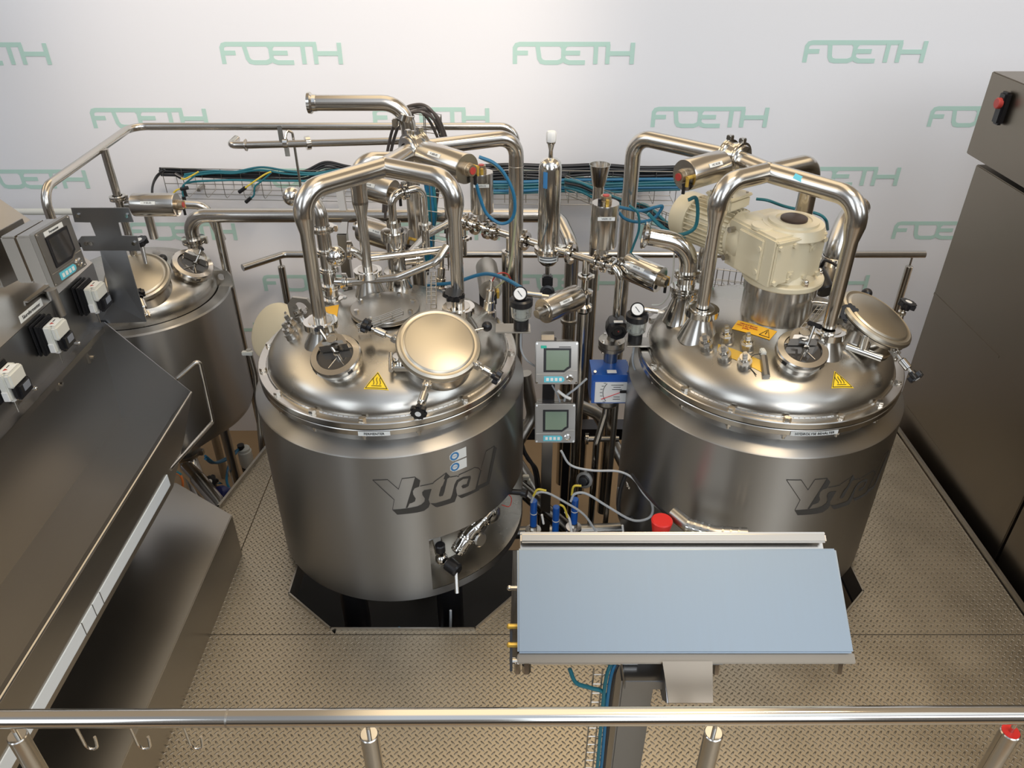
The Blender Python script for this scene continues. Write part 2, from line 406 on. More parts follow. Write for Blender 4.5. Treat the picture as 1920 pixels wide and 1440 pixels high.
def patch(mb, T, t0, t1, ra, za, rb, zb, st=None):
    n = max(1, int(abs(t1-t0)/math.radians(2.5))) if st is None else st
    pts = [cpt(T, ra, t0+(t1-t0)*i/n, za) for i in range(n+1)]+[cpt(T, rb, t0+(t1-t0)*i/n, zb) for i in range(n+1)]
    mb.faces(pts, [(i, i+1, n+2+i, n+1+i) for i in range(n)])
def decal(polys, T, R, off=.0008, dth=0, dz=0):
    """flat shapes given as (angle, height) laid on the curved jacket"""
    mb = MB()
    for poly in polys:
        vs = [mb.bm.verts.new((th*R, z, 0)) for th, z in poly]
        f = mb.bm.faces.new(vs)
    bmesh.ops.triangulate(mb.bm, faces=mb.bm.faces[:])
    for _ in range(3):
        le = [e for e in mb.bm.edges if e.calc_length() > .025]
        if not le: break
        bmesh.ops.subdivide_edges(mb.bm, edges=le, cuts=1)
        bmesh.ops.triangulate(mb.bm, faces=mb.bm.faces[:])
    for v in mb.bm.verts: v.co = cpt(T, R+off, v.co.x/R+dth, v.co.y+dz)
    return mb
def ribbon(pts, w):
    out = []
    for a, b in zip(pts, pts[1:]):
        a, b = V((*a, 0)), V((*b, 0)); d = (b-a).normalized(); n = V((-d.y, d.x, 0))*w/2; a2, b2 = a-d*w*.3, b+d*w*.3
        out.append([(p.x, p.y) for p in (a2+n, a2-n, b2-n, b2+n)])
    return out
T2, T4 = (-.474, 2.586), (.985, 2.586); JR = .52

# ---- vessel lettering shapes, measured on the left jacket
def LG(pts, R=JR):
    return [cyl_hit(680+x/6.857, 820+y/6.857, T2, R) for x, y in pts]
LOGO = [LG(p) for p in (
 [(675,508),(740,553),(725,633),(668,655),(645,690),(650,735),(682,785),(672,822),(630,843),(603,850),(578,903),(553,910)],
 [(380,930),(553,914),(700,887),(755,862),(795,825),(800,785),(768,740),(765,705),(790,680),(885,663),(868,722),(847,800),(866,850),(848,898),(790,943),(700,965),(445,993)],
 [(870,848),(935,847),(1130,787),(1152,735),(1180,610),(1212,548),(1290,508),(1385,492),(1390,520),(1360,625),(1320,648),(1285,655),(1270,630),(1290,610),(1340,600),(1362,525),(1290,535),(1230,575),(1200,650),(1205,700),(1215,740),(1183,828),(960,897),(935,893)],
 [(1215,742),(1245,745),(1400,690),(1450,665),(1512,420),(1527,415),(1480,610),(1500,675),(1275,780),(1260,778)],
 [(1690,108),(1722,135),(1625,598),(1505,660),(1470,665),(1478,622),(1590,570),(1600,550)],
 [(1075,452),(1122,500),(1115,515),(1088,530),(1050,700),(1030,750),(990,760),(980,745),(1010,640),(1030,620),(1060,540),(1040,535)])]
LOGOL = [LG(p) for p in ([(385,925),(405,800),(130,548),(320,543),(460,665),(505,530),(675,508)], [(740,625),(905,590),(920,570),(1075,455)],
 [(1125,510),(1210,495),(1230,505),(1240,480),(1440,385),(1490,395),(1510,420)], [(1520,400),(1585,175),(1690,108)])]

def vessel(label, T, phase, recess=False, logo_shift=0):
    t = Thing('stirred_vessel', label, 'tank', (T[0], T[1], .03), 'domed steel process vessels')
    j = MB(); zt, zb = .752, .045; O = Tz((T[0], T[1], 0))
    patch(j, T, 0, 2*PI, .450, .776, .515, .755, 144); patch(j, T, 0, 2*PI, .515, .755, JR, .750, 144)
    if recess:
        a0, a1, w0, w1 = math.radians(18.6), math.radians(82), .082, .347
        patch(j, T, 0, 2*PI, JR, .750, JR, w1); patch(j, T, a1, a0+2*PI, JR, w1, JR, w0); patch(j, T, 0, 2*PI, JR, w0, JR, zb)
    else: patch(j, T, 0, 2*PI, JR, .750, JR, zb, 144)
    patch(j, T, 0, 2*PI, JR, zb, .505, .03, 144); patch(j, T, 0, 2*PI, .505, .03, .30, .02, 144); patch(j, T, 0, 2*PI, .30, .02, .02, -.05, 144)
    bmesh.ops.remove_doubles(j.bm, verts=j.bm.verts, dist=1e-5)
    jo = t.part('jacket', j, tanksteel)
    if recess:
        r = MB(); ri = .405
        patch(r, T, a0, a1, ri, w1, ri, .10); patch(r, T, a0, a1, ri, .10, JR-.002, w0); patch(r, T, a0, a1, ri, w1, JR-.001, w1)
        for a in (a0, a1): r.faces([cpt(T, ri, a, w1), cpt(T, JR, a, w1), cpt(T, JR, a, w0), cpt(T, ri, a, .10)], [(0, 1, 2, 3)])
        t.part('recess_pocket', r, domesteel, jo, 'bright valve recess cut into the jacket')
        p = MB(); patch(p, T, a0+.01, math.radians(33), ri+.002, .33, ri+.002, .23); t.part('recess_plate', p, white, jo, 'white plate at the back of the recess')
    for k in range(3):
        a = math.radians((-28, 32, 180)[k]); c = cpt(T, .40, a, 0)
        t.part('leg', MB().cyl((c.x, c.y, -.82), (c.x, c.y, .03), .055, seg=28).cyl((c.x, c.y, -.849), (c.x, c.y, -.82), .09), blackst)
    t.part('lower_flange', MB().lathe(O, [(.45, .765), (.452, .822), (.486, .822), (.489, .825), (.489, .843), (.487, .8455), (.44, .8455)], 128), steel)
    t.part('upper_flange', MB().lathe(O, [(.44, .849), (.488, .849), (.491, .852), (.491, .871), (.488, .874), (.453, .874)], 128), steel)
    prof = [(0, DZ0+DH)]+[(DR*math.sin(x), None) for x in [PI/2*i/40 for i in range(1, 40)]]
    prof = [(r, dome_z(r)) for r, _ in prof]+[(DR, DZ0)]
    t.part('dome', MB().lathe(O, prof, 128), domesteel)
    wd = MB(); n = 150
    for i in range(n):
        a = 2*PI*i/n; c = cpt(T, .4555, a, .8755); bmesh.ops.create_icosphere(wd.bm, subdivisions=1, radius=.0052, matrix=Tz(c) @ Matrix.Diagonal((1, 1, .6, 1)))
    wd.lathe(O, [(.448, .874), (.452, .879), (.457, .8785), (.461, .874)], 128)
    t.part('weld_seam', wd, steel)
    for k in range(16):
        a = math.radians(phase+22.5*k); c = cpt(T, .4715, a, .874)
        b = MB().cyl(c, c+V((0, 0, .002)), .0145, seg=16); b.hexa(frame(c+V((0, 0, .002)), (0, 0, 1), (math.cos(a*3), math.sin(a*3), 0)), .0135, .011)
        b.cyl(cpt(T, .4715, a, .812), cpt(T, .4715, a, .875), .006, seg=8).cyl(cpt(T, .4715, a, .810), cpt(T, .4715, a, .822), .011, seg=6).cyl(cpt(T, .4715, a, .798), cpt(T, .4715, a, .812), .006, seg=10)
        t.part('flange_bolt', b, steel)
    lo = MB(); lo = decal(LOGO+[q for l in LOGOL for q in ribbon(l, .0035)], T, JR, dth=logo_shift)
    t.part('vessel_lettering', lo, logoink, jo, 'dark Ystral lettering on the jacket')
    return t, jo
def band_text(t, parent, T, R, txt, a_mid, z, size, w, h, name='name_label'):
    p = MB(); th = w/2/R; patch(p, T, a_mid-th, a_mid+th, R+.001, z-h/2, R+.001, z+h/2); lb = t.part(name, p, lblw, parent, 'white '+txt+' label strip')
    m = textmb(txt, size, None)
    for v in m.bm.verts: v.co = cpt(T, R+.0018+v.co.z, a_mid+v.co.x/R, z+v.co.y)
    t.part('label_text', m, ink, parent)

v2, j2 = vessel('domed steel fermenter vessel left of centre, valve pocket low on its side', T2, -3.4, True)
v4, j4 = vessel('domed steel hydrolysis vessel on the right under the cream gear motor', T4, -7.4, False, math.radians(-3.3))
band_text(v2, None, T2, .491, 'FERMENTER', math.radians(1.2), .834, .013, .108, .018)
band_text(v4, None, T4, .491, 'HYDROLYSE BEHÄLTER', math.radians(4), .834, .013, .165, .018)
# approval stickers on the fermenter jacket
for (u, v) in ((852, 855), (853, 875)):
    a, z = cyl_hit(u, v, T2, JR); R = JR
    octg = [(a+(.021*math.cos(PI/8+k*PI/4))/R, z+.021*math.sin(PI/8+k*PI/4)) for k in range(8)]
    s = Thing('approval_sticker', ('blue and white round approval sticker, upper of two above the vessel lettering', 'blue and white round approval sticker, lower of two above the vessel lettering')[v > 860], 'sticker', cpt(T2, JR, a, z-.02), 'approval stickers')
    sq = [(a+x/R, z+y) for x, y in ((.0, -.021), (.048, -.021), (.048, .021), (.0, .021))]
    s.part('backing', decal([octg, sq], T2, JR, .0010), lblw)
    rg = []
    for k in range(20):
        a0, a1 = 2*PI*k/20, 2*PI*(k+1)/20
        rg.append([(a+r*math.cos(b)/R, z+r*math.sin(b)) for r, b in ((.0175, a0), (.0175, a1), (.0105, a1), (.0105, a0))])
    s.part('ring', decal(rg, T2, JR, .0018), badge)
    m = textmb('TÜV', .009, None)
    for q in m.bm.verts: q.co = cpt(T2, R+.002, a+q.co.x/R, z+q.co.y)
    s.part('sticker_text', m, badge)
struct('blocker_wall_left', MB().box((-3.25, 1.4, .7), .1, 6.0, 3.1), mat('blocker_wall_paint', (.30, .30, .32), .8))  # unseen wall added to darken the left of the backdrop
# ------------------------------------------------------------------ hopper machine on the left
def poly3(mb, pts, th, nrm):
    """a flat sheet: outline in 3-D, thickness along nrm"""
    n = V(nrm).normalized()*th; k = len(pts); P = [V(p) for p in pts]
    mb.faces(P+[p+n for p in P], [tuple(range(k))[::-1], tuple(range(k, 2*k))]+[(i, (i+1) % k, k+(i+1) % k, k+i) for i in range(k)]); return mb
hp = Thing('hopper_trough', 'long open steel trough with upright switch panel along the left side', 'hopper', (-1.5, 1.6, 0))
Y0, Y1 = .55, 2.6
hp.part('end_plate', poly3(MB(), [(-1.606, Y1, .54), (-1.404, Y1, .54), (-1.295, Y1, .661), (-1.295, Y1, .67), (-1.55, Y1, .985), (-1.59, Y1, .985)], .004, (0, 1, 0)), sheetd)
hp.part('back_wall', poly3(MB(), [(-1.606, Y0, .54), (-1.606, Y1, .54), (-1.578, Y1, .96), (-1.578, Y0, .96)], .004, (-1, 0, 0)), sheet)
hp.part('trough_floor', poly3(MB(), [(-1.606, Y0, .54), (-1.606, Y1, .54), (-1.404, Y1, .54), (-1.404, Y0, .54)], .004, (0, 0, -1)), sheet)
hp.part('front_wall', poly3(MB(), [(-1.404, Y0, .54), (-1.404, Y1, .54), (-1.295, Y1, .661), (-1.295, Y0, .661)], .003, (.7, 0, -.7)), sheet)
hp.part('outer_panel', poly3(MB(), [(-1.288, Y0, .664), (-1.288, Y1, .664), (-1.288, 2.45, .56), (-1.288, 2.26, .46), (-1.288, Y0, .46)], .012, (-1, 0, 0)).tube([(-1.292, Y0, .664), (-1.292, Y1, .664)], .006, seg=8), sheet)
hp.part('lower_panel', MB().box((-1.56, 1.40, .36), .08, 1.7, .26), sheetd)
hp.part('pale_strip', MB().box((-1.286, 1.40, .512), .004, 1.68, .052, .001), whitestrip)
hp.part('strip_joint', MB().box((-1.2845, 1.62, .512), .003, .003, .052), sheetd); hp.part('strip_joint', MB().box((-1.2845, 1.55, .512), .003, .003, .052), sheetd); hp.part('strip_joint', MB().box((-1.2845, 1.67, .512), .003, .003, .052), sheetd)
b = MB().prism(Tz((0, 0, 0)), [(-1.14, .5), (-1.14, 2.357), (-1.44, 2.56), (-1.62, 2.56), (-1.62, .5)], .0, .227, .003)
hp.part('lower_housing', b, sheet)
hp.part('switch_panel', poly3(MB(), [(-1.59, Y0, .965), (-1.59, 2.72, .965), (-1.59, 2.72, 1.175), (-1.59, Y0, 1.175)], .05, (-1, 0, 0)), sheetd)
hp.part('hinge_rail', MB().box((-1.575, 1.58, .963), .034, 2.04, .006).box((-1.560, 1.58, .955), .004, 2.04, .022), sheet)
hp.part('upper_plate', poly3(MB(), [(-1.592, Y0, 1.176), (-1.592, 2.72, 1.176), (-1.92, 2.72, 1.49), (-1.92, Y0, 1.49)], .004, (-.7, 0, -.7)), sheet)
hp.part('support_leg', MB().box((-1.66, 2.4, .48), .06, .06, .96), sheetd); hp.part('support_leg', MB().box((-1.66, .7, .48), .06, .06, .96), sheetd)
for u, v in ((163, 662), (103, 712), (25, 738)):
    p = A(u, v, X=-1.585); hg = hp.part('hinge', MB().box(p+V((.008, 0, -.01)), .012, .04, .05, .002), sheet)
    hp.part('hinge_bolt', MB().cyl(p+V((.012, 0, -.018)), p+V((.022, 0, -.018)), .007, seg=6), polish, hg)
for u, v in ((58, 728), (140, 643)):
    p = A(u, v, X=-1.588); hp.part('cap_screw', MB().cyl(p, p+V((.014, 0, 0)), .008, seg=10).sphere(p+V((.015, 0, 0)), .007, 10), polish)
# its paper label
c0, c1 = A(40, 598, X=-1.588), A(76, 568, X=-1.588)
d = (c1-c0); lf = frame((c0+c1)/2, (1, 0, 0), d)
hp.part('name_label', MB().box(lf, d.length*1.15, .026, .001), lblw, label='white paper name label')
hp.part('label_text', textmb('Säurefermenter', .017, lf @ Tz((0, 0, .001))), ink)
hb = MB().tube([A(329, 712, Y=2.615), A(373, 674, Y=2.66), A(399, 791, Y=2.66), A(318, 880, Y=2.28)], .0085, .012, seg=14)
hp.part('grab_handle', hb, steel, label='bent round bar handle at the end')

for i, (u, v) in enumerate(((172, 556), (98, 628), (12, 716))):
    c = A(u, v, X=-1.55); c.x = -1.588
    s = Thing('isolator_switch', ('isolator switch with cream cover, farthest of three on the hopper panel', 'isolator switch with cream cover, middle of three on the hopper panel', 'isolator switch with cream cover, nearest of three, cut by the left picture edge')[i], 'switch', c, 'isolator switches on the hopper panel')
    f = Tz(c)
    s.part('back_plate', MB().box(f, .010, .098, .115, .003, (.005, 0, 0)), black)
    s.part('base', MB().box(f, .022, .088, .098, .004, (.026, 0, 0)).box(f, .012, .098, .112, .003, (.022, 0, 0)), black)
    _ = MB().prism(frame(c+V((.037, 0, 0)), (0, 1, 0), (1, 0, 0)) @ Tz((0, 0, -.04)), [(0, -.050), (0, .048), (.050, .040), (.060, .028), (.060, -.0), (.035, -.046)][::1], 0, .08, .002)
    cv = MB().box(f, .026, .078, .096, .004, (.049, 0, 0)).box(f, .022, .078, .050, .006, (.071, 0, .022))
    s.part('cover', cv, creamw)
    s.part('window_block', MB().box(f, .030, .074, .058, .010, (.076, .004, -.022)), black)
    s.part('window', MB().box(f, .002, .036, .024, .001, (.0915, .008, -.016)), mat('switch_window', (.22, .24, .28), .3) if i == 0 else bpy.data.materials['switch_window'])
    s.part('latch', MB().box(f, .020, .006, .034, .002, (.050, -.042, -.028)), white)
    s.part('top_label', MB().box(f, .030, .050, .001, .0002, (.060, 0, .0485)), lblw)
    s.part('warning_mark', MB().prism(f, [(.052, -.016), (.052, -.002), (.064, -.009)], .049, .0496), redd)
    s.part('label_line', MB().box(f, .003, .016, .0006, 0, (.054, .010, .0493)), ink)
    s.part('gland', MB().cyl(c+V((.045, -.01, -.062)), c+V((.045, -.01, -.048)), .009), white)
    s.part('stub_wire', MB().cyl(c+V((.045, -.01, -.105)), c+V((.045, -.01, -.06)), .002, seg=8), steel)

# ---- transmitter standing on the hopper edge
def display(name, label, o, n, up, w, h, dep, group=None, labelpart=False, dark=False):
    """panel transmitter: o = centre of its front face"""
    z = V(n).normalized(); y = (V(up)-z*V(up).dot(z)).normalized(); x = y.cross(z); f = Matrix((x, y, z)).transposed().to_4x4(); f.translation = V(o)
    t = Thing(name, label, 'transmitter', V(o), group)
    t.part('front_bezel', MB().box(f, w, h, .024, .003, (0, 0, -.012)), sheet)
    t.part('housing', MB().box(f, w*.9, h*.9, dep*.5, .006, (0, 0, -.024-dep*.25)).box(f, w*.88, h*.88, dep*.5, .006, (0, 0, -.024-dep*.75)), steel)
    k = w/.17
    bz = MB().prism(f, [(x_*k, y_*k) for x_, y_ in ((-.052, .060), (.056, .060), (.056, -.018), (.044, -.024), (.030, -.036), (-.052, -.036))], 0, .0025, .0008)
    t.part('screen_frame', bz, black)
    t.part('screen', MB().prism(f, [(x_*k, y_*k) for x_, y_ in ((-.042, .052), (.048, .052), (.048, -.012), (.040, -.016), (.028, -.027), (-.042, -.027))], .0025, .003), dglass if dark else lcd)
    t.part('seam', MB().tube([f @ V((x_*k, y_*k, .001)) for x_, y_ in ((-.08, -.045), (.028, -.045), (.048, -.030), (.08, -.030))], .0014, seg=6), castst)
    kp = MB().prism(f, [(x_*k, y_*k) for x_, y_ in ((-.050, -.053), (.022, -.053), (.031, -.060), (.031, -.070), (.022, -.077), (-.050, -.077))], 0, .002, .0005)
    kp = t.part('key_pad', kp, bluel)
    for q in range(4): t.part('key', MB().box(f, .0105*k, .0125*k, .001, 0, ((-.036+q*.017)*k, -.065*k, .0025)), white, kp)
    t.part('connector_cap', MB().lathe(f @ Tz((.052*k, -.060*k, 0)), [(.014*k, 0), (.014*k, .004), (.009*k, .006), (.009*k, .004), (0, .004)], 20), polish)
    for sx_, sy_ in ((-1, -1), (1, -1), (-1, 1), (1, 1)): t.part('corner_screw', MB().cyl(f @ V((sx_*w*.46, sy_*h*.46, 0)), f @ V((sx_*w*.46, sy_*h*.46, .002)), .004, seg=8), polish)
    return t, f, k
Fc = A(117, 470, X=-1.50)
t, f, k = display('panel_transmitter', 'steel transmitter with dark blank screen standing on the hopper edge at left', Fc, (1, -.10, .06), (0, .02, 1), .185, .185, .115, dark=True)
t.part('name_label', MB().box(f, .10, .016, .001, 0, (-.005, .076, .001)), lblw)
t.part('label_text', textmb('Fermenter', .012, f @ Tz((-.005, .076, .002))), ink)
t.part('cable_gland', MB().cyl(f @ V((0, -.105, -.10)), f @ V((0, -.085, -.10)), .014, seg=8).cyl(f @ V((0, -.118, -.10)), f @ V((0, -.105, -.10)), .011), white)
t.part('mounting_bracket', MB().box(f, .20, .22, .006, .001, (0, -.03, -.182)).box(f, .20, .006, .07, .001, (0, -.14, -.15)).cyl(f @ V((0, -.24, -.1)), f @ V((0, -.14, -.1)), .02), sheet)

# ---- bracket plate in front of the rear vessel
def Q(x, y, Y): return A(x/3.84, 300+y/3.84, Y=Y)
br = Thing('bracket_plate', 'bare dark steel bracket plate with two slotted crossbars before the rear tank', 'bracket', (-1.45, 2.66, .99))
YB = 2.66
br.part('upper_plate', poly3(MB(), [Q(*p, YB) for p in ((510, 345), (925, 345), (960, 447), (850, 450), (875, 545), (985, 548), (1012, 655), (600, 655), (565, 575), (585, 550), (690, 548), (650, 450), (537, 448))], .004, (0, 1, 0)), sheetd)
br.part('lower_plate', poly3(MB(), [Q(720, 652, YB), Q(905, 652, YB), A(1055/3.84, 300+1165/3.84, Y=YB-.05), A(720/3.84, 300+1178/3.84, Y=YB-.05), A(690/3.84, 300+1110/3.84, Y=YB-.05), A(800/3.84, 300+1030/3.84, Y=YB-.04)], .004, (0, 1, 0)), sheetd)
for x, y in ((562, 400), (912, 400), (620, 600), (655, 600), (965, 600)):
    p = Q(x, y, YB-.001); br.part('slot_bolt', MB().cyl(p, p-V((0, .005, 0)), .008, seg=6), polish)

# ---- rear left vessel
T3 = (-1.865, 3.5); R3 = .439
v3 = Thing('cone_bottom_vessel', 'dark steel cone-bottomed vessel at rear left behind the hopper', 'tank', (T3[0], T3[1], -.35))
O3 = Tz((T3[0], T3[1], 0)); Z3, H3, D3 = .655, .175, .375
j3 = v3.part('jacket', MB().lathe(O3, [(.38, .655), (.432, .652), (R3, .645), (R3, .01), (.425, -.03), (.09, -.30), (.055, -.33), (0, -.33)], 128), tanksteel)
v3.part('dome', MB().lathe(O3, [(0, Z3+H3)]+[(D3*math.sin(PI/2*i/40), Z3+.02+(H3-.02)*max(0, 1-math.sin(PI/2*i/40)**2.3)**(1/2.3)) for i in range(1, 41)]+[(D3, Z3-.01)], 128), domesteel)
p, n = dome_hit(407, 498, T3, Z3, H3, D3)
lug = MB(); fl = frame((-1.455, 3.50, .655), (0, -1, 0), (1, 0, 0))
out = [(-.05, 0), (.05, 0), (.05, .07), (.035, .10), (-.03, .10), (-.05, .08)]; hole = [(.018*math.cos(PI/8*i), .065+.018*math.sin(PI/8*i)) for i in range(16)]
def lugplate(mb, f, out, hole, th):
    k = len(hole); bridge = out+[out[0]]
    # split into two halves around the hole
    top = [q for q in out if q[1] > hole[0][1]-1e-6]
    vo = []
    for a, b in zip(out, out[1:]+out[:1]):
        for i in range(4): vo.append((a[0]+(b[0]-a[0])*i/4, a[1]+(b[1]-a[1])*i/4))
    cx, cy = sum(q[0] for q in hole)/k, sum(q[1] for q in hole)/k; r = math.hypot(hole[0][0]-cx, hole[0][1]-cy)
    vi = [(cx+r*(x-cx)/math.hypot(x-cx, y-cy), cy+r*(y-cy)/math.hypot(x-cx, y-cy)) for x, y in vo]; m = len(vo)
    pts = [f @ V((x, y, z)) for z in (-th/2, th/2) for ring in (vo, vi) for x, y in ring]
    fs = []
    for i in range(m):
        j = (i+1) % m; fs += [(i, j, m+j, m+i), (2*m+i, 3*m+i, 3*m+j, 2*m+j), (i, 2*m+i, 2*m+j, j), (m+i, m+j, 3*m+j, 3*m+i)]
    return mb.faces(pts, fs)
v3.part('lifting_lug', lugplate(MB(), Matrix((V((1, 0, 0)), V((0, 0, 1)), V((0, -1, 0)))).transposed().to_4x4(), out, hole, .01) if False else lugplate(MB(), Tz((-1.475, 3.60, .64)) @ Matrix(((1, 0, 0, 0), (0, 0, -1, 0), (0, 1, 0, 0), (0, 0, 0, 1))), out, hole, .012), castst)
for (u, v) in ((1, 1),):
    a = math.radians(-100)
v3.part('outlet_pipe', MB().tube([(T3[0], T3[1], -.32), (T3[0], T3[1], -.42), (-1.55, 3.02, -.66), (-1.38, 2.75, -.78)], .055, .12, seg=24), polish)
v3.part('outlet_clamp', MB().clamp((T3[0], T3[1], -.345), (0, 0, 1), .085, .03), castst)
for a in (60, 180, 300):
    c = (T3[0]+.40*math.sin(math.radians(a)), T3[1]-.40*math.cos(math.radians(a)))
    v3.part('leg', MB().cyl((c[0], c[1], -.86), (c[0], c[1], 0), .025), castst)
# posts beside it
pst = solo('support_post', MB().cyl(A(437, 560, Y=3.62), V((A(437, 560, Y=3.62).x, 3.62, -.86)), .021).cyl(A(437, 560, Y=3.62), V((A(437, 560, Y=3.62).x, 3.62, zv(3.62, 405))), .021), steel, 'round steel post rising beside the rear cone-bottomed vessel', 'post')

# ------------------------------------------------------------------ control console
cn = Thing('control_console', 'sloped matte steel control desk lid turned away from us, centre front', 'console', (.38, 1.15, 0))
XL, XR = .012, .752
lt, lb = V((0, 1.30, 1.098)), V((0, 1.106, .973)); sl = (lt-lb).normalized(); nn = V((0, -sl.z, sl.y))
F = Matrix((V((1, 0, 0)), sl, nn)).transposed().to_4x4(); F.translation = V(((XL+XR)/2, (lt.y+lb.y)/2, (lt.z+lb.z)/2)); LW, LH = XR-XL, (lt-lb).length
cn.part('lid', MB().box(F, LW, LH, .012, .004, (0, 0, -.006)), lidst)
bd = cn.part('box_body', MB().box(F, LW-.012, LH-.004, .055, .002, (0, 0, -.040)), sheet)
cn.part('rear_lip', MB().box(F, LW-.03, .022, .012, .004, (-.008, LH/2+.022, .006)), castst)
cn.part('rear_channel', MB().box(F, LW-.03, .04, .010, .001, (-.008, LH/2+.018, -.022)).box(F, LW-.03, .006, .03, .001, (-.008, LH/2+.034, -.010)), steel)
cn.part('front_flange', MB().box(F, LW+.006, .022, .006, .002, (.003, -LH/2-.010, -.016)), cabst)
cn.part('side_panel', poly3(MB(), [F @ V((-LW/2+.004, LH/2, -.02)), F @ V((-LW/2+.004, -LH/2, -.02)), F @ V((-LW/2-.018, -LH/2-.01, -.10)), F @ V((-LW/2-.010, LH/2+.02, -.12))], .003, (1, 0, 0)), sheet)
a = A(1248, 1240, Y=1.088); b_ = A(1334, 1240, Y=1.088)
cn.part('tongue_plate', poly3(MB(), [A(1242, 1240, Y=1.094), A(1336, 1240, Y=1.094), A(1337, 1318, Y=1.03), A(1254, 1318, Y=1.03)], .004, (0, .3, -1)), cabst)
cn.part('bracket_side', poly3(MB(), [A(1248, 1246, Y=1.09), A(1254, 1318, Y=1.032), V((A(1254, 1318, Y=1.032).x, 1.07, .86)), V((A(1248, 1246, Y=1.09).x, 1.12, .87))], .004, (-1, 0, 0)).box((.30, 1.115, .895), .10, .07, .03, .002), sheetd)
cn.part('post', MB().box((.285, 1.145, .44), .075, .085, .88, .004), sheetd)
cn.part('base_plate', MB().box((.285, 1.145, .006), .16, .16, .012, .002), castst)
cn.part('support_bar', MB().tube([F @ V((-LW/2-.012, -LH/2-.012, -.055)), F @ V((-.10, -LH/2-.012, -.055))], .009, seg=12), polish)
cn.part('support_bar', MB().box(F, .09, .012, .014, .002, (.05, -LH/2-.014, -.06)), castst)
for x, z, r in ((-LW/2+.02, -.02, .010), (-LW/2-.0, -.045, .007), (LW/2-.028, -.02, .010), (.08, -.06, .008)):
    p = F @ V((x, -LH/2-.016, z)); q = F @ V((x, -LH/2-.036, z-.018)); cn.part('cap_nut', MB().cyl(p, q, r, seg=6).sphere(q, r*.75, 12), polish)
for y, c in ((.03, polish), (-.055, brass), (-.095, brass)):
    p = F @ V((-LW/2+.004, y, -.03)); q = p-V((.022, 0, 0)); cn.part('side_screw', MB().cyl(p, q, .006, seg=8).sphere(q, .0065, 10), c)
cn.part('latch_lever', MB().prism(frame(F @ V((-LW/2-.014, -.095, -.045)), (1, 0, 0), sl), [(-.055, 0), (-.03, .010), (.03, .010), (.04, 0), (.03, -.008), (-.03, -.008)], -.003, .003), black)
# cable tray climbing the console post
ct = Thing('console_cable_tray', 'narrow wire cable tray running up beside the console post', 'cable tray', (.19, 1.13, 0))
tr = MB()
for x in (.185, .205, .235): tr.tube([(x, 1.12, .01), (x, 1.12, .90)], .002, seg=6)
for k in range(26): tr.tube([(.185, 1.12, .03+k*.034), (.235, 1.12, .03+k*.034)], .0016, seg=6)
ct.part('wire_frame', tr, castst)
for x, m_ in ((.212, teal), (.222, blue), (.228, blackc)):
    ct.part('cable', MB().spline([(x, 1.108, .01), (x+.002, 1.106, .5), (x, 1.108, .86), (x+.02, 1.13, .93)], .0045), m_)
ct.part('cable', MB().spline([A(1068, 1254, Y=1.12), A(1080, 1280, Y=1.11), A(1108, 1290, Y=1.11), A(1132, 1300, Y=1.11), A(1134, 1340, Y=1.11)], .005), teal)

# ------------------------------------------------------------------ railing in the foreground
rl = Thing('front_railing', 'round polished handrail crossing the bottom of the view', 'railing', (0, .9, 0))
ra, rb = A(-250, 1349, z=1.04), A(2200, 1339, z=1.04)
rl.part('handrail', MB().tube([ra, rb], .0178, seg=32), polish)
jn = ra.lerp(rb, (425+250)/2450); dr = (rb-ra).normalized(); rl.part('joint_sleeve', MB().cyl(jn-dr*.002, jn+dr*.002, .0181, seg=32), castst)
for i, u in enumerate((12, 683, 1342, 1912)):
    p = ra.lerp(rb, (u+250)/2450)
    pp = rl.part('post', MB().cyl((p.x, p.y, .02), (p.x, p.y, .985), .0185, seg=28, bev=.002), steel)
    rl.part('post_pin', MB().cyl((p.x, p.y, .985), (p.x, p.y, 1.03), .0045, seg=12), polish, pp)
    rl.part('post_cap', MB().cyl((p.x, p.y, .985), (p.x, p.y, .9868), .0165, seg=28), red if i == 3 else polish, pp, 'red post cap' if i == 3 else None)
for i, u in enumerate((132, 234, 335)):
    p = ra.lerp(rb, (u+250)/2450); x, y, z = p; r = .0215
    low = [(x, y, z-.016), (x, y, z-.085)]+[(x+.012-.012*math.cos(PI*k/8), y, z-.085-.016*math.sin(PI*k/8)) for k in range(1, 9)]+[(x+.026, y, z-.073), (x+.027, y, z-.060)]
    solo('s_hook', MB().tube(low, .0028, seg=10), polish, ('bent wire S-hook on the handrail, leftmost of three', 'bent wire S-hook on the handrail, middle of three', 'bent wire S-hook on the handrail, rightmost of three')[i], 'hook', 's-hooks on the handrail')
# ------------------------------------------------------------------ fittings standing on the two vessels
def perp(n, hint):
    n = V(n).normalized(); h = V(hint); return (h-n*h.dot(n)).normalized()
def port(vt, X, Y, z, zn, r=.034, R=.060, base=.066, lab=None):
    """welded cone with a slotted union nut on top; zn = height of the nut's foot"""
    c = vt.part('port_cone', MB().lathe(Tz((X, Y, 0)), [(base+.012, z-.03), (base, z), (r+.006, zn-.012), (r+.004, zn)], 40), drumst)
    vt.part('union_nut', MB().nut(frame((X, Y, zn), (0, 0, 1), (.4, .9, 0)), R, .024), polish, c)
    vt.part('union_liner', MB().lathe(Tz((X, Y, zn+.024)), [(R*.72, 0), (R*.72, .003), (R*.5, .0035), (0, .0035)], 36), steel, c)
def knob(t, p, n, r=.026, parent=None, cap=True):
    f = frame(p, n); k = t.part('star_knob', MB().star(f @ Tz((0, 0, .012)), r, .020).lathe(f, [(r*.45, 0), (r*.5, .014), (0, .014)], 20), black, parent)
    if cap: t.part('knob_cap', MB().cyl(f @ V((0, 0, .0305)), f @ V((0, 0, .033)), r*.35, seg=16), white, k if parent is None else parent)
    return k
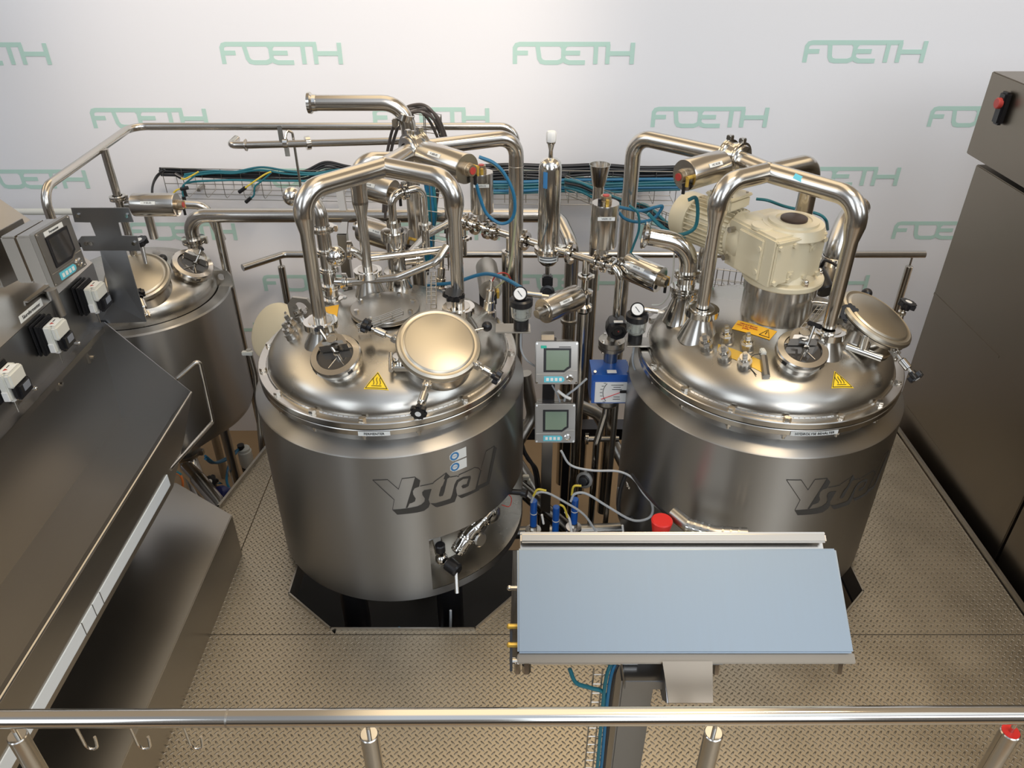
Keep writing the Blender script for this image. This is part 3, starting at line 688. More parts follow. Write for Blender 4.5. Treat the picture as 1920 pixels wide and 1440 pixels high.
def swing(t, h, k, hub=None):
    h, k = V(h), V(k); d = (k-h).normalized(); L_ = (k-h).length
    s = t.part('clamp_lug', MB().box(frame(h, d), .022, .006, .03, .002, (0, .009, 0)).box(frame(h, d), .022, .006, .03, .002, (0, -.009, 0)).cyl(frame(h, d) @ V((0, -.016, 0)), frame(h, d) @ V((0, .016, 0)), .007), steel)
    b = t.part('swing_bolt', MB().cyl(h, k, .0055).lathe(frame(h+d*L_*.35, d), [(0, 0), (.011, 0), (.014, .004), (.014, L_*.42), (.011, L_*.44), (0, L_*.44)], 24).sphere(h, .012), polish)
    kb = knob(t, k-d*.006, d, .028, b)
def sight(label, T, u, v, n_extra, R=.082, arm=(0, 0), z=None, h=None, D=None, lift=.03):
    p, n = dome_hit(u, v, T, z, h, D); n = (n+V(n_extra)).normalized(); up = perp(n, (0, 1, 0)); c = p+n*lift
    f = frame(c, n, up); t = Thing('sight_glass', label, 'sight glass', p, 'sight glasses with lamps')
    t.part('neck', MB().lathe(f, [(R*.86, -lift-.03), (R*.84, 0)], 40), polish)
    t.part('ring_nut', MB().lathe(f, [(R*.66, 0), (R*.97, 0), (R, .004), (R, .024), (R*.96, .029), (R*.73, .031), (R*.70, .024)], 48), steel)
    for a in (.6, 2.2, 3.8, 5.4): t.part('nut_slot', MB().box(f @ Matrix.Rotation(a, 4, 'Z'), R*.05, R*.26, .016, .002, (R*.985, 0, .014)), black)
    t.part('pane', MB().lathe(f, [(0, .021), (R*.71, .022)], 40), dglass)
    hb = [(R*.70*math.cos(a), R*.70*math.sin(a)) for a in [-1.15+2.3*i/14 for i in range(15)]]
    lm = t.part('lamp_housing', MB().prism(f, hb, .02, .026, .001).prism(f, [(R*.70*math.cos(a)+.006, R*.56*math.sin(a)) for i, a in enumerate([-1.4+2.8*i/12 for i in range(13)])], .026, .070, .010), steel)
    t.part('lamp_cover_ring', MB().lathe(f @ Tz((R*.38, 0, .074)), [(R*.20, 0), (R*.20, .003), (R*.16, .003), (R*.16, .001), (0, .001)], 24), castst, lm)
    a0 = f @ V((-R*.05, -R*.1, .026)); a1 = f @ V((R*arm[0], R*arm[1], .095))
    ar = t.part('wiper_handle', MB().cyl(f @ V((-R*.05, -R*.1, .020)), a1, .0055).cyl(f @ V((-R*.05, -R*.1, .02)), f @ V((-R*.05, -R*.1, .04)), .010), polish)
    dd = perp((a1-a0), f.to_3x3() @ V((1, .3, 0)))
    t.part('handle_grip', MB().box(frame(a1, dd, (a1-a0)), .016, .014, .060, .004), black, ar)
    for b in (-2.5, 2.75): t.part('wiper_blade', MB().cyl(f @ V((-R*.05, -R*.1, .0235)), f @ V((R*.62*math.cos(b), R*.62*math.sin(b), .0235)), .002, seg=8), steel, ar)
    return t, f
sight('sight glass with lamp on the fermenter dome, left of its hot-surface triangle', T2, 638, 683, (0, -.10, 0), .088, arm=(.75, .45))
sight('sight glass with lamp on the hydrolysis vessel, beside its hot-surface triangle', T4, 1496, 674, (0, -.06, 0), .088, arm=(.55, -.35))
s3, f3 = sight('sight glass with lamp and black ball lever on the rear left vessel', T3, 357, 512, (0, -.22, 0), .098, (.5, -.1), Z3, H3, D3, .04)
bl = f3 @ V((-.02, .125, .0)); s3.part('ball_lever', MB().cyl(bl, bl+V((-.09, -.03, .0)), .004), polish); s3.part('lever_ball', MB().sphere(bl+V((-.01, -.0, 0)), .022), black)

def manway(label, T, u, v, n_extra, r, neck, swings, z=None, h=None, D=None, lean=(0, 0, 0)):
    p, n = dome_hit(u, v, T, z, h, D); n = (n+V(n_extra)).normalized(); f = frame(p, n); t = Thing('manway_hatch', label, 'hatch', p, 'round hinged manway hatches')
    t.part('neck', MB().lathe(f, [(r*.93, -.07), (r*.90, 0), (r*.90, neck-.02), (r*1.0, neck-.016), (r, neck-.004)], 64), steel)
    lid = t.part('lid', MB().lathe(f @ Tz((0, 0, neck)), [(r*.95, -.004), (r*1.035, 0), (r*1.05, .006), (r*1.02, .016), (r*.96, .021), (r*.91, .018), (r*.88, .0185), (r*.84, .024), (r*.82, .025), (0, .028)], 96), lidsteel)
    t.part('lid_gasket', MB().lathe(f, [(r*1.005, neck-.005), (r*1.005, neck+.001)], 64), rubber, lid)
    for a, b in swings: swing(t, a, b)
    return t, f, p, n
mt, mf, mp_, mn = manway('bright round hinged hatch on the front right of the fermenter dome', T2, 818, 674, (-.05, -.16, 0), .139, .084,
    [(A(742, 636, z=1.055), A(693, 614, z=1.085)), (A(801, 722, z=1.015), A(787, 766, z=1.0)), (A(893, 684, z=1.02), A(925, 703, z=.99))])
q = A(750, 672, z=1.03)
mt.part('hinge_block', MB().cyl(q+V((0, 0, -.035)), q+V((0, 0, .012)), .024).tube([q+V((-.035, .03, 0)), q+V((-.025, -.055, -.015))], .008).box(q+V((.015, -.03, -.02)), .07, .02, .02, .004), polish)
q = A(906, 616, z=1.05); t_ = A(895, 618, z=1.05)
mt.part('lever_rod', MB().cyl(A(888, 620, z=1.05), q, .004), polish); mt.part('lever_ball', MB().sphere(A(913, 612, z=1.05), .019), black)
mt4, f_, p_, n_ = manway('dull round hinged hatch on the right shoulder of the hydrolysis vessel', T4, 1612, 630, (.10, -.08, 0), .137, .080,
    [(A(1678, 660, z=1.0), A(1711, 700, z=.955))])
q = A(1622, 640, z=1.04)
mt4.part('hinge_block', MB().cyl(q+V((0, 0, -.03)), q+V((0, 0, .03)), .022).cyl(q+V((-.05, .02, -.03)), q+V((.05, -.05, -.04)), .014), polish)
k1 = A(1692, 584, z=1.03); mt4.part('clamp_rod', MB().cyl(k1-V((0, 0, .05)), k1+V((0, 0, .01)), .01).cyl(k1-V((0, 0, .01)), k1+V((0, 0, .0)), .016, seg=6), polish); knob(mt4, k1+V((.005, 0, .01)), (.25, 0, 1), .036)
k1 = A(1589, 590, z=1.10); knob(mt4, k1, (-.3, -.7, .65), .036)
q = A(1625, 550, z=1.10); mt4.part('lever_ball', MB().sphere(q, .020), black); mt4.part('lever_rod', MB().cyl(q, q+V((.01, -.05, -.05)), .004), polish)
# hatch of the rear vessel
mt3, f_, p_, n_ = manway('round hatch on the rear left vessel, half hidden by the bracket plate', T3, 268, 540, (-.12, -.1, 0), .14, .07, [(A(268, 536, z=.92), A(268, 495, z=.98)) if False else (A(275, 590, z=.88), A(262, 556, z=.93))], Z3, H3, D3)
k1 = A(266, 460, z=.98); mt3.part('clamp_rod', MB().cyl(k1, k1+V((.01, -.03, -.10)), .010), polish); knob(mt3, k1, (-.1, -.2, 1), .040)
k1 = A(163, 463, z=1.0); knob(mt3, k1, (0, 0, 1), .036)

# ports and blank flange
L1 = (-.680, 2.43); L3 = (-.197, 2.545); L2 = (-.560, 2.765)
port(v2, *L1, 1.0, zv(L1[1], 612)); port(v2, *L3, 1.0, zv(L3[1], 585)); port(v2, *L2, 1.0, zv(L2[1], 516), R=.054)
K1 = (.690, 2.505); K2 = (1.098, 2.36)
port(v4, *K1, 1.0, zv(K1[1], 589)); port(v4, *K2, 1.0, zv(K2[1], 628))
bf = MB().lathe(Tz((*T2, 0)), [(.10, .98), (.10, 1.040), (.127, 1.040), (.129, 1.043), (.129, 1.055), (.127, 1.058), (0, 1.058)], 96)
bfo = v2.part('blank_flange', bf, sheet)
for k in range(8):
    c = cpt(T2, .108, math.radians(22+45*k), 1.058); v2.part('blank_bolt', MB().hexa(frame(c, (0, 0, 1)), .010, .009), polish, bfo)
lo = [(-.05, 0), (.05, 0), (.055, .07), (.03, .105), (-.03, .105), (-.055, .07)]; lh = [(.026*math.cos(PI/8*i), .062+.026*math.sin(PI/8*i)) for i in range(16)]
XZ = Matrix(((1, 0, 0, 0), (0, 0, -1, 0), (0, 1, 0, 0), (0, 0, 0, 1)))
v2.part('lifting_lug', lugplate(MB(), Tz((-.79, 2.60, .985)) @ Matrix.Rotation(-.25, 4, 'Z') @ XZ, lo, lh, .012), castst)
def screw_port(vt, u, v, T, s=1.0):
    p, n = dome_hit(u, v, T); f = frame(p, n) @ Matrix.Scale(s, 4)
    o = vt.part('sensor_port', MB().lathe(f, [(.030, -.01), (.024, .004), (.022, .018), (.025, .020), (.025, .026), (0, .026)], 28), castst)
    vt.part('hex_adapter', MB().hexa(f @ Tz((0, 0, .026)), .021, .012).lathe(f, [(.018, .038), (.018, .048), (0, .048)], 20), steel, o)
    vt.part('square_plug', MB().box(f, .015, .015, .022, .002, (0, 0, .058)), castst, o)
for u, v in ((1325, 652), (1363, 638), (1358, 672), (1401, 652), (1396, 685)): screw_port(v4, u, v, T4)
for u, v in ((553, 618), (549, 632), (567, 600), (589, 592)): screw_port(v2, u, v, T2, .95)

# stickers on the domes
def dome_sticker(name, label, cat, T, pts, m, off=.002, group=None, borderm=None, extra=None):
    P = [dome_hit(u, v, T) for u, v in pts]; n = sum((q[1] for q in P), V((0, 0, 0))).normalized(); c = sum((q[0] for q in P), V((0, 0, 0)))/len(P)
    t = Thing(name, label, cat, c, group); hh = max((q[0]-c).dot(n) for q in P)+off+.003
    pl = [q[0]-n*(q[0]-c).dot(n)+n*hh for q in P]; ce = sum(pl, V((0, 0, 0)))/len(pl)
    # the plate follows the dome: subdivide and drop on the surface
    def lay(poly, mat_, nm, dz):
        mb = MB(); f = mb.bm.faces.new([mb.bm.verts.new(q) for q in poly]); bmesh.ops.triangulate(mb.bm, faces=[f])
        for _ in range(3): bmesh.ops.subdivide_edges(mb.bm, edges=mb.bm.edges[:], cuts=1); bmesh.ops.triangulate(mb.bm, faces=mb.bm.faces[:])
        for q in mb.bm.verts:
            r = math.hypot(q.co.x-T[0], q.co.y-T[1]); q.co.z = dome_z(r)+dz+.0005
        return t.part(nm, mb, mat_)
    return t, pl, ce, n, lay
def triangle_sign(label, T, pts):
    t, pl, ce, n, lay = dome_sticker('hot_surface_sign', label, 'warning sign', T, pts, yellow, group='yellow hot-surface triangles')
    lay(pl, yellow, 'sign_face', .0010); inn = [ce+(q-ce)*.90 for q in pl]; inn2 = [ce+(q-ce)*.80 for q in pl]
    for i in range(3):
        j = (i+1) % 3; lay([inn[i], inn[j], inn2[j], inn2[i]], ink, 'border', .0020)
    a, b, c = pl; ux = (c-b); uy = (a-(b+c)/2)
    mb_ = MB()
    def onp(x, y):
        q = (b+c)/2+ux*x+uy*y; q.z = dome_z(math.hypot(q.x-T[0], q.y-T[1]))+.0030; return q
    for k in (-.13, 0, .13):
        w = [onp(k+.022*math.sin(j*.9), .22+.40*j/7) for j in range(8)]; t.part('heat_wave', MB().tube(w, .0011, seg=5), ink)
    t.part('base_line', MB().tube([onp(-.2, .16), onp(0, .16), onp(.2, .16)], .0010, seg=5), ink)
triangle_sign('yellow hot-surface triangle on the fermenter dome between sight glass and hatch', T2, [(709, 696), (682, 729), (729, 731)])
triangle_sign('yellow hot-surface triangle on the hydrolysis vessel dome, slightly tilted', T4, [(1563, 695), (1558, 728), (1600, 727)])
t, pl, ce, n, lay = dome_sticker('warning_label', 'amber German warning label with exclamation triangle before the gear motor', 'warning label', T4, [(1384, 601), (1372, 617), (1443, 638), (1457, 622)], orange)
lay(pl, orange, 'reflection_face', .001)
a_, b_, c_, d_ = pl
def lp(x, y):
    q = b_+(c_-b_)*x+(a_-b_)*y; q.z = dome_z(math.hypot(q.x-T4[0], q.y-T4[1]))+.003; return q
lfm = frame(lp(.33, .5), (lp(1, .5)-lp(0, .5)).cross(lp(.5, 1)-lp(.5, 0)), lp(1, .5)-lp(0, .5))
for i, s_ in enumerate(('Während Betrieb', 'nicht in den Behälter', 'greifen')):
    m = textmb(s_, .0095, lfm @ Tz((0, .012-.012*i, .001))); t.part('label_text', m, redd)
tri = [lp(.70, .15), lp(.96, .15), lp(.83, .85)]
t.part('triangle_mark', MB().tube(tri+[tri[0]], .0013, seg=5), ink); t.part('exclamation_mark', MB().tube([lp(.83, .35), lp(.83, .65)], .0016, seg=5), ink)
t, pl, ce, n, lay = dome_sticker('amber_reflection', 'glossy amber-brown patch painted as a reflection among the sensor ports, hydrolysis vessel', 'label', T4, [(1347, 645), (1345, 662), (1434, 701), (1440, 682)], brass)
lay(pl, brass, 'reflection_face', .001)  # amber reflection painted as a flat patch on the dome
t, pl, ce, n, lay = dome_sticker('warning_label', 'amber label on the fermenter dome behind its front left port', 'warning label', T2, [(608, 577), (612, 585), (632, 603), (636, 572)], orange)
lay(pl, orange, 'reflection_face', .001)
# plug-tag on a wire beside the right sight glass
t = Thing('wired_tag', 'small grey metal tag hanging on a black wire loop left of the right sight glass', 'tag', A(1437, 700, z=1.0))
p, n = dome_hit(1436, 712, T4); t.part('tag_body', MB().cyl(p+V((0, 0, .012)), p+V((.008, .085, .040)), .013, seg=8), castst); t.part('tag_clip', MB().box(p+V((.008, .10, .05)), .018, .03, .02, .003), creamw)
t.part('wire_loop', MB().spline([p+V((.0, .09, .05)), p+V((-.03, .09, .04)), p+V((-.045, .06, .02)), p+V((-.035, .03, .012)), p+V((-.03, .015, .01))], .0015), blackc)
# cream guard behind the fermenter's left edge
gd = MB(); gc = A(512, 606, Y=2.95)
gf = frame(A(508, 620, Y=3.02), (-.45, -.55, .55), (0, 0, 1)); gd.lathe(gf, [(.13, -.16), (.135, -.02), (.128, -.004), (.115, .003), (0, .006)], 48)
gt = Thing('fan_cowl', 'cream rounded fan cowl peeking out behind the left edge of the fermenter', 'cowl', A(508, 640, Y=3.02)); gt.part('cowl_shell', gd, cream)
gt.part('cowl_screw', MB().cyl(gf @ V((.1, -.05, 0)), gf @ V((.1, -.05, .008)), .006, seg=8), polish)
gt.part('stand', MB().cyl((gf.translation.x, gf.translation.y+.1, .001), (gf.translation.x, gf.translation.y+.1, .75), .04), blackst)

# ------------------------------------------------------------------ gear motor
gm = Thing('gear_motor', 'cream painted gear motor with finned motor on top of the hydrolysis vessel', 'motor', (*T4, 1.02))
O4 = Tz((*T4, 0))
gm.part('mounting_drum', MB().lathe(O4, [(.128, .98), (.126, 1.03), (.126, 1.135), (.131, 1.137), (.131, 1.175), (.128, 1.178), (.10, 1.178)], 80), drumst)
gm.part('output_flange', MB().lathe(O4, [(.05, 1.178), (.140, 1.178), (.143, 1.182), (.143, 1.196), (.139, 1.200), (.115, 1.202), (.10, 1.225), (.05, 1.225)], 64), cream)
for k in range(6):
    c = cpt(T4, .125, math.radians(20+60*k), 1.2); gm.part('cap_nut', MB().hexa(frame(c, (0, 0, 1)), .012, .014).sphere(c+V((0, 0, .016)), .0095, 12), polish)
ex = V((.90, .43, 0)).normalized(); ey = V((-ex.y, ex.x, 0)); G = Matrix((ex, ey, V((0, 0, 1)))).transposed().to_4x4(); G.translation = V((.883, 2.439, 0))
body = MB().prism(G, [(0, .0), (.225, .0), (.225, .20), (.19, .25), (.03, .25), (0, .23)], 1.210, 1.385, .008)
gbx = gm.part('gearbox', body, cream)
gm.part('front_cover', MB().box(G, .215, .012, .150, .004, (.115, -.004, 1.290)), cream, gbx)
gm.part('side_cover', MB().box(G, .010, .125, .150, .003, (-.003, .11, 1.290)), cream, gbx)
gm.part('cover_edge', MB().box(G, .22, .02, .012, .004, (.115, -.002, 1.372)), cream, gbx)
gm.part('output_boss', MB().lathe(O4, [(.118, 1.36), (.105, 1.392), (.088, 1.394), (.086, 1.402), (.062, 1.404), (.060, 1.400), (.048, 1.400), (0, 1.400)], 56), cream, gbx)
gm.part('shaft_cap', MB().lathe(O4, [(.046, 1.396), (.046, 1.408), (.040, 1.411), (0, 1.411)], 40), mat('brown_cap', (.05, .03, .025), .45), gbx, 'dark brown shaft cap')
gm.part('round_boss', MB().lathe(G @ Tz((.045, .115, 0)), [(.042, 1.38), (.040, 1.391), (.032, 1.3915), (0, 1.3905)], 32), cream, gbx)
for x in (.018, .08, .15, .212):
    for z in (1.226, 1.355): gm.part('cover_bolt', MB().cyl(G @ V((x, -.009, z)), G @ V((x, -.020, z)), .0095, seg=6), cream, gbx)
for x, z in ((.165, 1.33), (.085, 1.245)): gm.part('cast_pad', MB().box(G, .026, .006, .026, .002, (x, -.012, z)).cyl(G @ V((x, -.014, z)), G @ V((x, -.02, z)), .006, seg=8), cream, gbx)
for y, z in ((.205, 1.35), (.215, 1.24)): gm.part('flange_screw', MB().cyl(G @ V((-.006, y, z)), G @ V((-.024, y, z)), .012, seg=6), castst, gbx)
for y, z in ((.06, 1.33), (.06, 1.245)): gm.part('side_plug', MB().cyl(G @ V((-.006, y, z)), G @ V((-.012, y, z)), .010, seg=12), cream, gbx)
md = V((-.62, .78, 0)).normalized(); mc = V((.865, 2.66, 1.30)); MF = frame(mc, md, (0, 0, 1))
gm.part('adapter', MB().lathe(MF, [(.09, -.05), (.095, 0), (.080, .05)], 40), cream)
fins = MB()
for k in range(30):
    a = 2*PI*k/30; fins.box(MF @ Matrix.Rotation(a, 4, 'Z'), .020, .0045, .185, .001, (.083, 0, .145))
mo = gm.part('motor_housing', MB().lathe(MF, [(0, .04), (.086, .04), (.088, .052), (.075, .054), (.075, .238), (.088, .24)], 48), cream)
gm.part('cooling_fins', fins, cream, mo)
gm.part('fan_cover', MB().lathe(MF, [(.088, .238), (.093, .24), (.093, .30), (.086, .315), (.05, .320), (0, .320)], 48), cream, mo)
gm.part('terminal_box', MB().box(MF, .045, .12, .11, .008, (.115, -.01, .11)).box(MF, .012, .125, .118, .004, (.140, -.01, .11)), cream, mo)
for y in (-.055, .035):
    for z in (.065, .155): gm.part('box_screw', MB().cyl(MF @ V((.146, y, z)), MF @ V((.150, y, z)), .005, seg=8), castst, mo)
gm.part('lifting_eye', MB().tube([A(1378, 345, z=1.455)+V((.016*math.cos(q), 0, .016*math.sin(q))) for q in [2*PI*i/16 for i in range(17)]], .006, seg=8), castst, mo)
gm.part('motor_cable', MB().spline([A(1418, 373, z=1.36), A(1440, 376, z=1.36), A(1475, 388, z=1.33), A(1530, 400, z=1.30), A(1548, 412, z=1.28), A(1552, 430, z=1.2)], .006), teal)

# ------------------------------------------------------------------ actuators (one builder)
amber = mat('amber_cap', (.36, .29, .20), .3, .7)
def actuator(label, p0, p1, r, tagtxt=None, m=steel, capcol=redd, group='steel valve actuators', tagang=-.9, cap=True, fit=True):
    p0, p1 = V(p0), V(p1); d = (p1-p0); L_ = d.length; d.normalize(); f = frame(p0, d)
    t = Thing('valve_actuator', label, 'actuator', p0, group)
    t.part('cylinder', MB().lathe(f, [(0, 0), (r*.7, 0), (r*.72, .004), (r*.98, .004), (r, .008), (r, L_-.006), (r*.97, L_), (r*.5, L_), (0, L_)], 48), m)
    t.part('shaft_neck', MB().cyl(p0-d*.035, p0, r*.32).box(f, r*.9, r*.35, .02, .002, (0, 0, -.018)), castst)
    if cap:
        h = t.part('indicator_head', MB().lathe(f @ Tz((0, 0, L_)), [(r*.45, 0), (r*.45, .010), (r*.40, .012), (r*.38, .028), (0, .028)], 24), amber)
        t.part('indicator_lens', MB().lathe(f @ Tz((0, 0, L_+.028)), [(r*.24, 0), (r*.24, .003), (0, .003)], 20), capcol, h)
    if fit:
        for a in (.4, 1.4):
            b = f @ V((r*.6*math.cos(a+3.4), r*.6*math.sin(a+3.4), L_)); t.part('air_fitting', MB().cyl(b, b+d*.022, .007, seg=8).cyl(b+d*.018, b+d*.018+V((0, 0, -.03)), .006), brass if a > 1 else black)
    if tagtxt:
        side = perp(d, (0, -1, .55)); g = frame(p0+d*L_*.45+side*(r+.0008), side, d if d.x > 0 else -d)
        if abs(d.z) > .7: g = frame(p0+d*L_*.75+side*(r+.0008), side, (1, 0, 0))
        t.part('tag_label', MB().box(g, min(.065, L_*.5), .014, .0012), lblw)
        t.part('tag_text', textmb(tagtxt, .011, g @ Tz((0, 0, .001)), .0003), ink)
    return t

# ------------------------------------------------------------------ pipe cross over the fermenter
ZC = 1.555
def clampring(mb, p, ax, r, h=.02): return mb.clamp(p, ax, r, h)
def leg_tube(XY, zt, toward, r_lo=.0235, r_hi=.034, z0=1.0, drop=.07):
    """vertical leg with a reducer just below its top elbow"""
    x, y = XY; return MB().lathe(Tz((x, y, 0)), [(r_lo, z0), (r_lo, zt-drop-.062), (r_hi, zt-drop-.010), (r_hi, zt-drop)], 32)
pc = Thing('pipe_cross', 'four-armed steel pipe cross bridging over the fermenter dome', 'pipework', (-.445, 2.68, 1.0), 'crossed steel pipe bridges')
cc = A(722, 313, z=ZC); c1 = V((*L1, ZC)); c3 = V((*L3, ZC)); c2 = V((*L2, ZC)); ca = A(968, 256, z=ZC)
pc.part('arm_pipe', MB().tube([c1-V((0, 0, .082)), c1, cc], .034, .075, 32), steel); pc.part('arm_pipe', MB().tube([c3-V((0, 0, .082)), c3, cc], .034, .075, 32), steel)
pc.part('arm_pipe', MB().tube([c2-V((0, 0, .16)), c2-V((0, 0, .0)), A(735, 300, z=ZC-.02)], .030, .065, 32), steel)
pc.part('cross_joint', MB().sphere(cc, .0355, 24), steel)
for XY, z0, dr_, lo_, hi_ in ((L1, zv(L1[1], 600), .08, .0235, .034), (L3, zv(L3[1], 575), .08, .0235, .034), (L2, zv(L2[1], 508), .15, .019, .030)):
    pc.part('leg_pipe', leg_tube(XY, ZC, None, lo_, hi_, z0, dr_), steel)
va = A(777, 281, z=ZC); ad = (ca-cc).normalized()
pc.part('arm_pipe', MB().tube([cc, va], .034, seg=32), steel)
vd = Thing('butterfly_valve', 'clamped butterfly valve on the rear right arm of the left pipe cross', 'valve', va, 'clamped butterfly valves')
vd.part('valve_body', MB().lathe(frame(va-ad*.02, ad), [(.03, -.02), (.050, -.018), (.054, -.012), (.054, .052), (.050, .058), (.03, .06)], 40), polish)
for s_ in (-.022, .030): vd.part('clamp_ring', MB().clamp(va+ad*s_, ad, .062, .018), polish)
vd.part('body_bolt', MB().cyl(va+V((0, 0, .052)), va+V((0, 0, .07)), .006, seg=6), polish)
actuator('large horizontal valve actuator with red indicator beside the left pipe cross', A(797, 291, z=ZC-.01), A(876, 317, z=ZC-.01), .054, 'V 600-05')
dp = Thing('down_pipe', 'steel pipe running back from the left cross and down behind the fermenter', 'pipe', (ca.x, ca.y, -.2), 'tall vertical pipes between the vessels')
dp.part('pipe_run', MB().tube([va+ad*.04, ca, V((ca.x, ca.y, -.4))], .030, .075, 32), steel)
dp.part('weld_ring', MB().lathe(Tz((ca.x, ca.y, ZC-.115)), [(.0303, 0), (.0310, .001), (.0303, .002)], 32), castst)

# ------------------------------------------------------------------ pipe cross over the hydrolysis vessel
pc = Thing('pipe_cross', 'four-armed steel pipe cross bridging over the cream gear motor', 'pipework', (.884, 2.646, 1.0), 'crossed steel pipe bridges')
cc = A(1440, 323, z=ZC); c1 = V((*K1, ZC)); c2 = V((*K2, ZC)); c3 = A(1527, 303, z=ZC); cb = A(1190, 255, z=ZC)
c1 = V((K1[0], K1[1], ZC)); pc.part('arm_pipe', MB().tube([c1-V((0, 0, .082)), c1, cc], .034, .075, 32), steel)
pc.part('arm_pipe', MB().tube([c2-V((0, 0, .082)), c2, cc], .034, .075, 32), steel)
pc.part('arm_pipe', MB().tube([cc, c3, c3-V((0, 0, .5))], [.034]*40 and .032, .065, 32), steel)
pc.part('cross_joint', MB().sphere(cc, .0355, 24), steel)
for XY, z0 in ((K1, zv(K1[1], 575)), (K2, zv(K2[1], 612))): pc.part('leg_pipe', leg_tube(XY, ZC, None, .0235, .034, z0, .08), steel)
vb = A(1377, 297, z=ZC); bd_ = (cb-cc).normalized()
pc.part('arm_pipe', MB().tube([cc, vb], .034, seg=32), steel)
g = cc.lerp(c2, .38); pc.part('blue_sticker', MB().box(frame(g+V((-.012, -.028, .018)), (-.2, -.7, .5), c2-cc), .055, .018, .001), bluel, label='light blue flow sticker')
vd = Thing('butterfly_valve', 'clamped butterfly valve on the left arm of the right pipe cross', 'valve', vb, 'clamped butterfly valves')
vd.part('valve_body', MB().lathe(frame(vb-bd_*.02, bd_), [(.03, -.02), (.050, -.018), (.054, -.012), (.054, .052), (.050, .058), (.03, .06)], 40), polish)
for s_ in (-.022, .030): vd.part('clamp_ring', MB().clamp(vb+bd_*s_, bd_, .062, .018), polish)
actuator('large horizontal valve actuator with red indicator, left of the right pipe cross', A(1352, 310, z=ZC-.01), A(1283, 329, z=ZC-.01), .054, 'HC10.50')
dp = Thing('down_pipe', 'steel pipe from the right cross bending down left of the gear motor', 'pipe', (cb.x, cb.y, -.2), 'tall vertical pipes between the vessels')
dp.part('pipe_run', MB().tube([vb+bd_*.04, cb, V((cb.x, cb.y, -.4))], .031, .075, 32), steel)
# ------------------------------------------------------------------ pipework behind and between the vessels
def pipe(label, pts, r, bend=.06, m=steel, group=None, extra=None, name='steel_pipe', cat='pipe', seg=24):
    t = Thing(name, label, cat, V(pts[-1]), group); t.part('pipe_run', MB().tube(pts, r, bend, seg), m); return t
YP = 3.62
# large horizontal line from the rear vessel to the right
zh = zv(YP, 404)
p3c = V((A(352, 404, Y=YP).x, YP, zh)); p3 = V((p3c.x, YP-.02, .80))
e1 = V((A(1046, 402, Y=YP).x, YP, zh)); e2 = A(1073, 470, Y=3.42); e3 = V((e2.x, 3.42, -.5))
t = pipe('thick horizontal steel pipe from the rear left vessel to the middle, bending down', [V((p3c.x, YP, zv(YP, 455))), p3c, e1, V((e2.x, 3.42, e2.z+.02)), e3], .034, .09)
t.part('clamp_ring', MB().clamp((p3c.x, YP, zv(YP, 450)), (0, 0, 1), .056, .03), polish)
t.part('weld_collar', MB().lathe(Tz((e2.x, 3.42, zv(3.42, 600))), [(.034, -.01), (.043, -.008), (.043, .008), (.034, .01)], 32), castst)
v3.part('port_cone', MB().lathe(Tz((p3c.x, YP, 0)), [(.055, .70), (.036, .80), (.036, zv(YP, 452))], 32), polish)
# rear pipe with bends running above
zr = zv(3.75, 237)
a0 = A(96, 470, Y=2.80)
pz = A(78, 356, z=zr)
t = pipe('long thin steel pipe high along the wall, bending at both ends', [V((pz.x, pz.y, 1.15)), pz, A(247, 237, z=zr), V((A(968, 236, z=zr).x, 3.75, zr)), V((A(968, 236, z=zr).x, 3.75, -.5))], .0175, .075, group='long wall-side pipes')
s0 = A(195, 280, z=zr); t.part('branch_pipe', MB().cyl(s0, V((s0.x, s0.y, zv(s0.y, 520))), .017).clamp((s0.x, s0.y, zv(s0.y, 371)), (0, 0, 1), .036, .022).clamp((s0.x, s0.y, zv(s0.y, 392)), (0, 0, 1), .032, .016), steel)
# actuator beside that branch
actuator('horizontal valve actuator above the rear left vessel, behind the bracket plate', A(250, 384, Y=s0.y), A(332, 384, Y=s0.y), .052, 'V 05.05')
pipe('short curved steel pipe rising from the rear left vessel, behind its actuator', [V((A(285, 430, Y=3.75).x, 3.75, .85)), V((A(285, 430, Y=3.75).x, 3.75, zv(3.75, 380))), A(385, 385, Y=3.78), V((A(410, 420, Y=3.80).x, 3.80, zv(3.8, 450)))], .022, .06)
t = pipe('pale thin pipe low along the wall at far left', [V((-2.9, 4.2, zv(4.2, 397))), V((A(140, 397, Y=4.2).x, 4.2, zv(4.2, 397)))], .018, 0, creamw)
# upper open-ended pipe
yu = 3.3; zu = zv(yu, 193); u0, u1 = V((A(578, 195, Y=yu).x, yu, zu)), V((A(763, 200, Y=yu).x, yu, zu))
t = pipe('open-ended steel pipe at the top left of centre, elbowing down at its right end', [u0, u1, V((u1.x, yu, -.3))], .0315, .10)
t.part('open_flange', MB().lathe(frame(u0, (1, 0, 0)), [(.026, .03), (.026, 0), (.042, 0), (.043, .012), (.034, .020), (.033, .035), (.0315, .035)], 36), polish)
q = V((u1.x-.01, yu, zv(yu, 218))); t.part('pipe_clip', MB().lathe(frame(q, (.35, 0, 1)), [(.032, -.014), (.037, -.013), (.037, .013), (.032, .014)], 30).box(q+V((-.04, -.02, -.02)), .025, .03, .035, .004), polish)
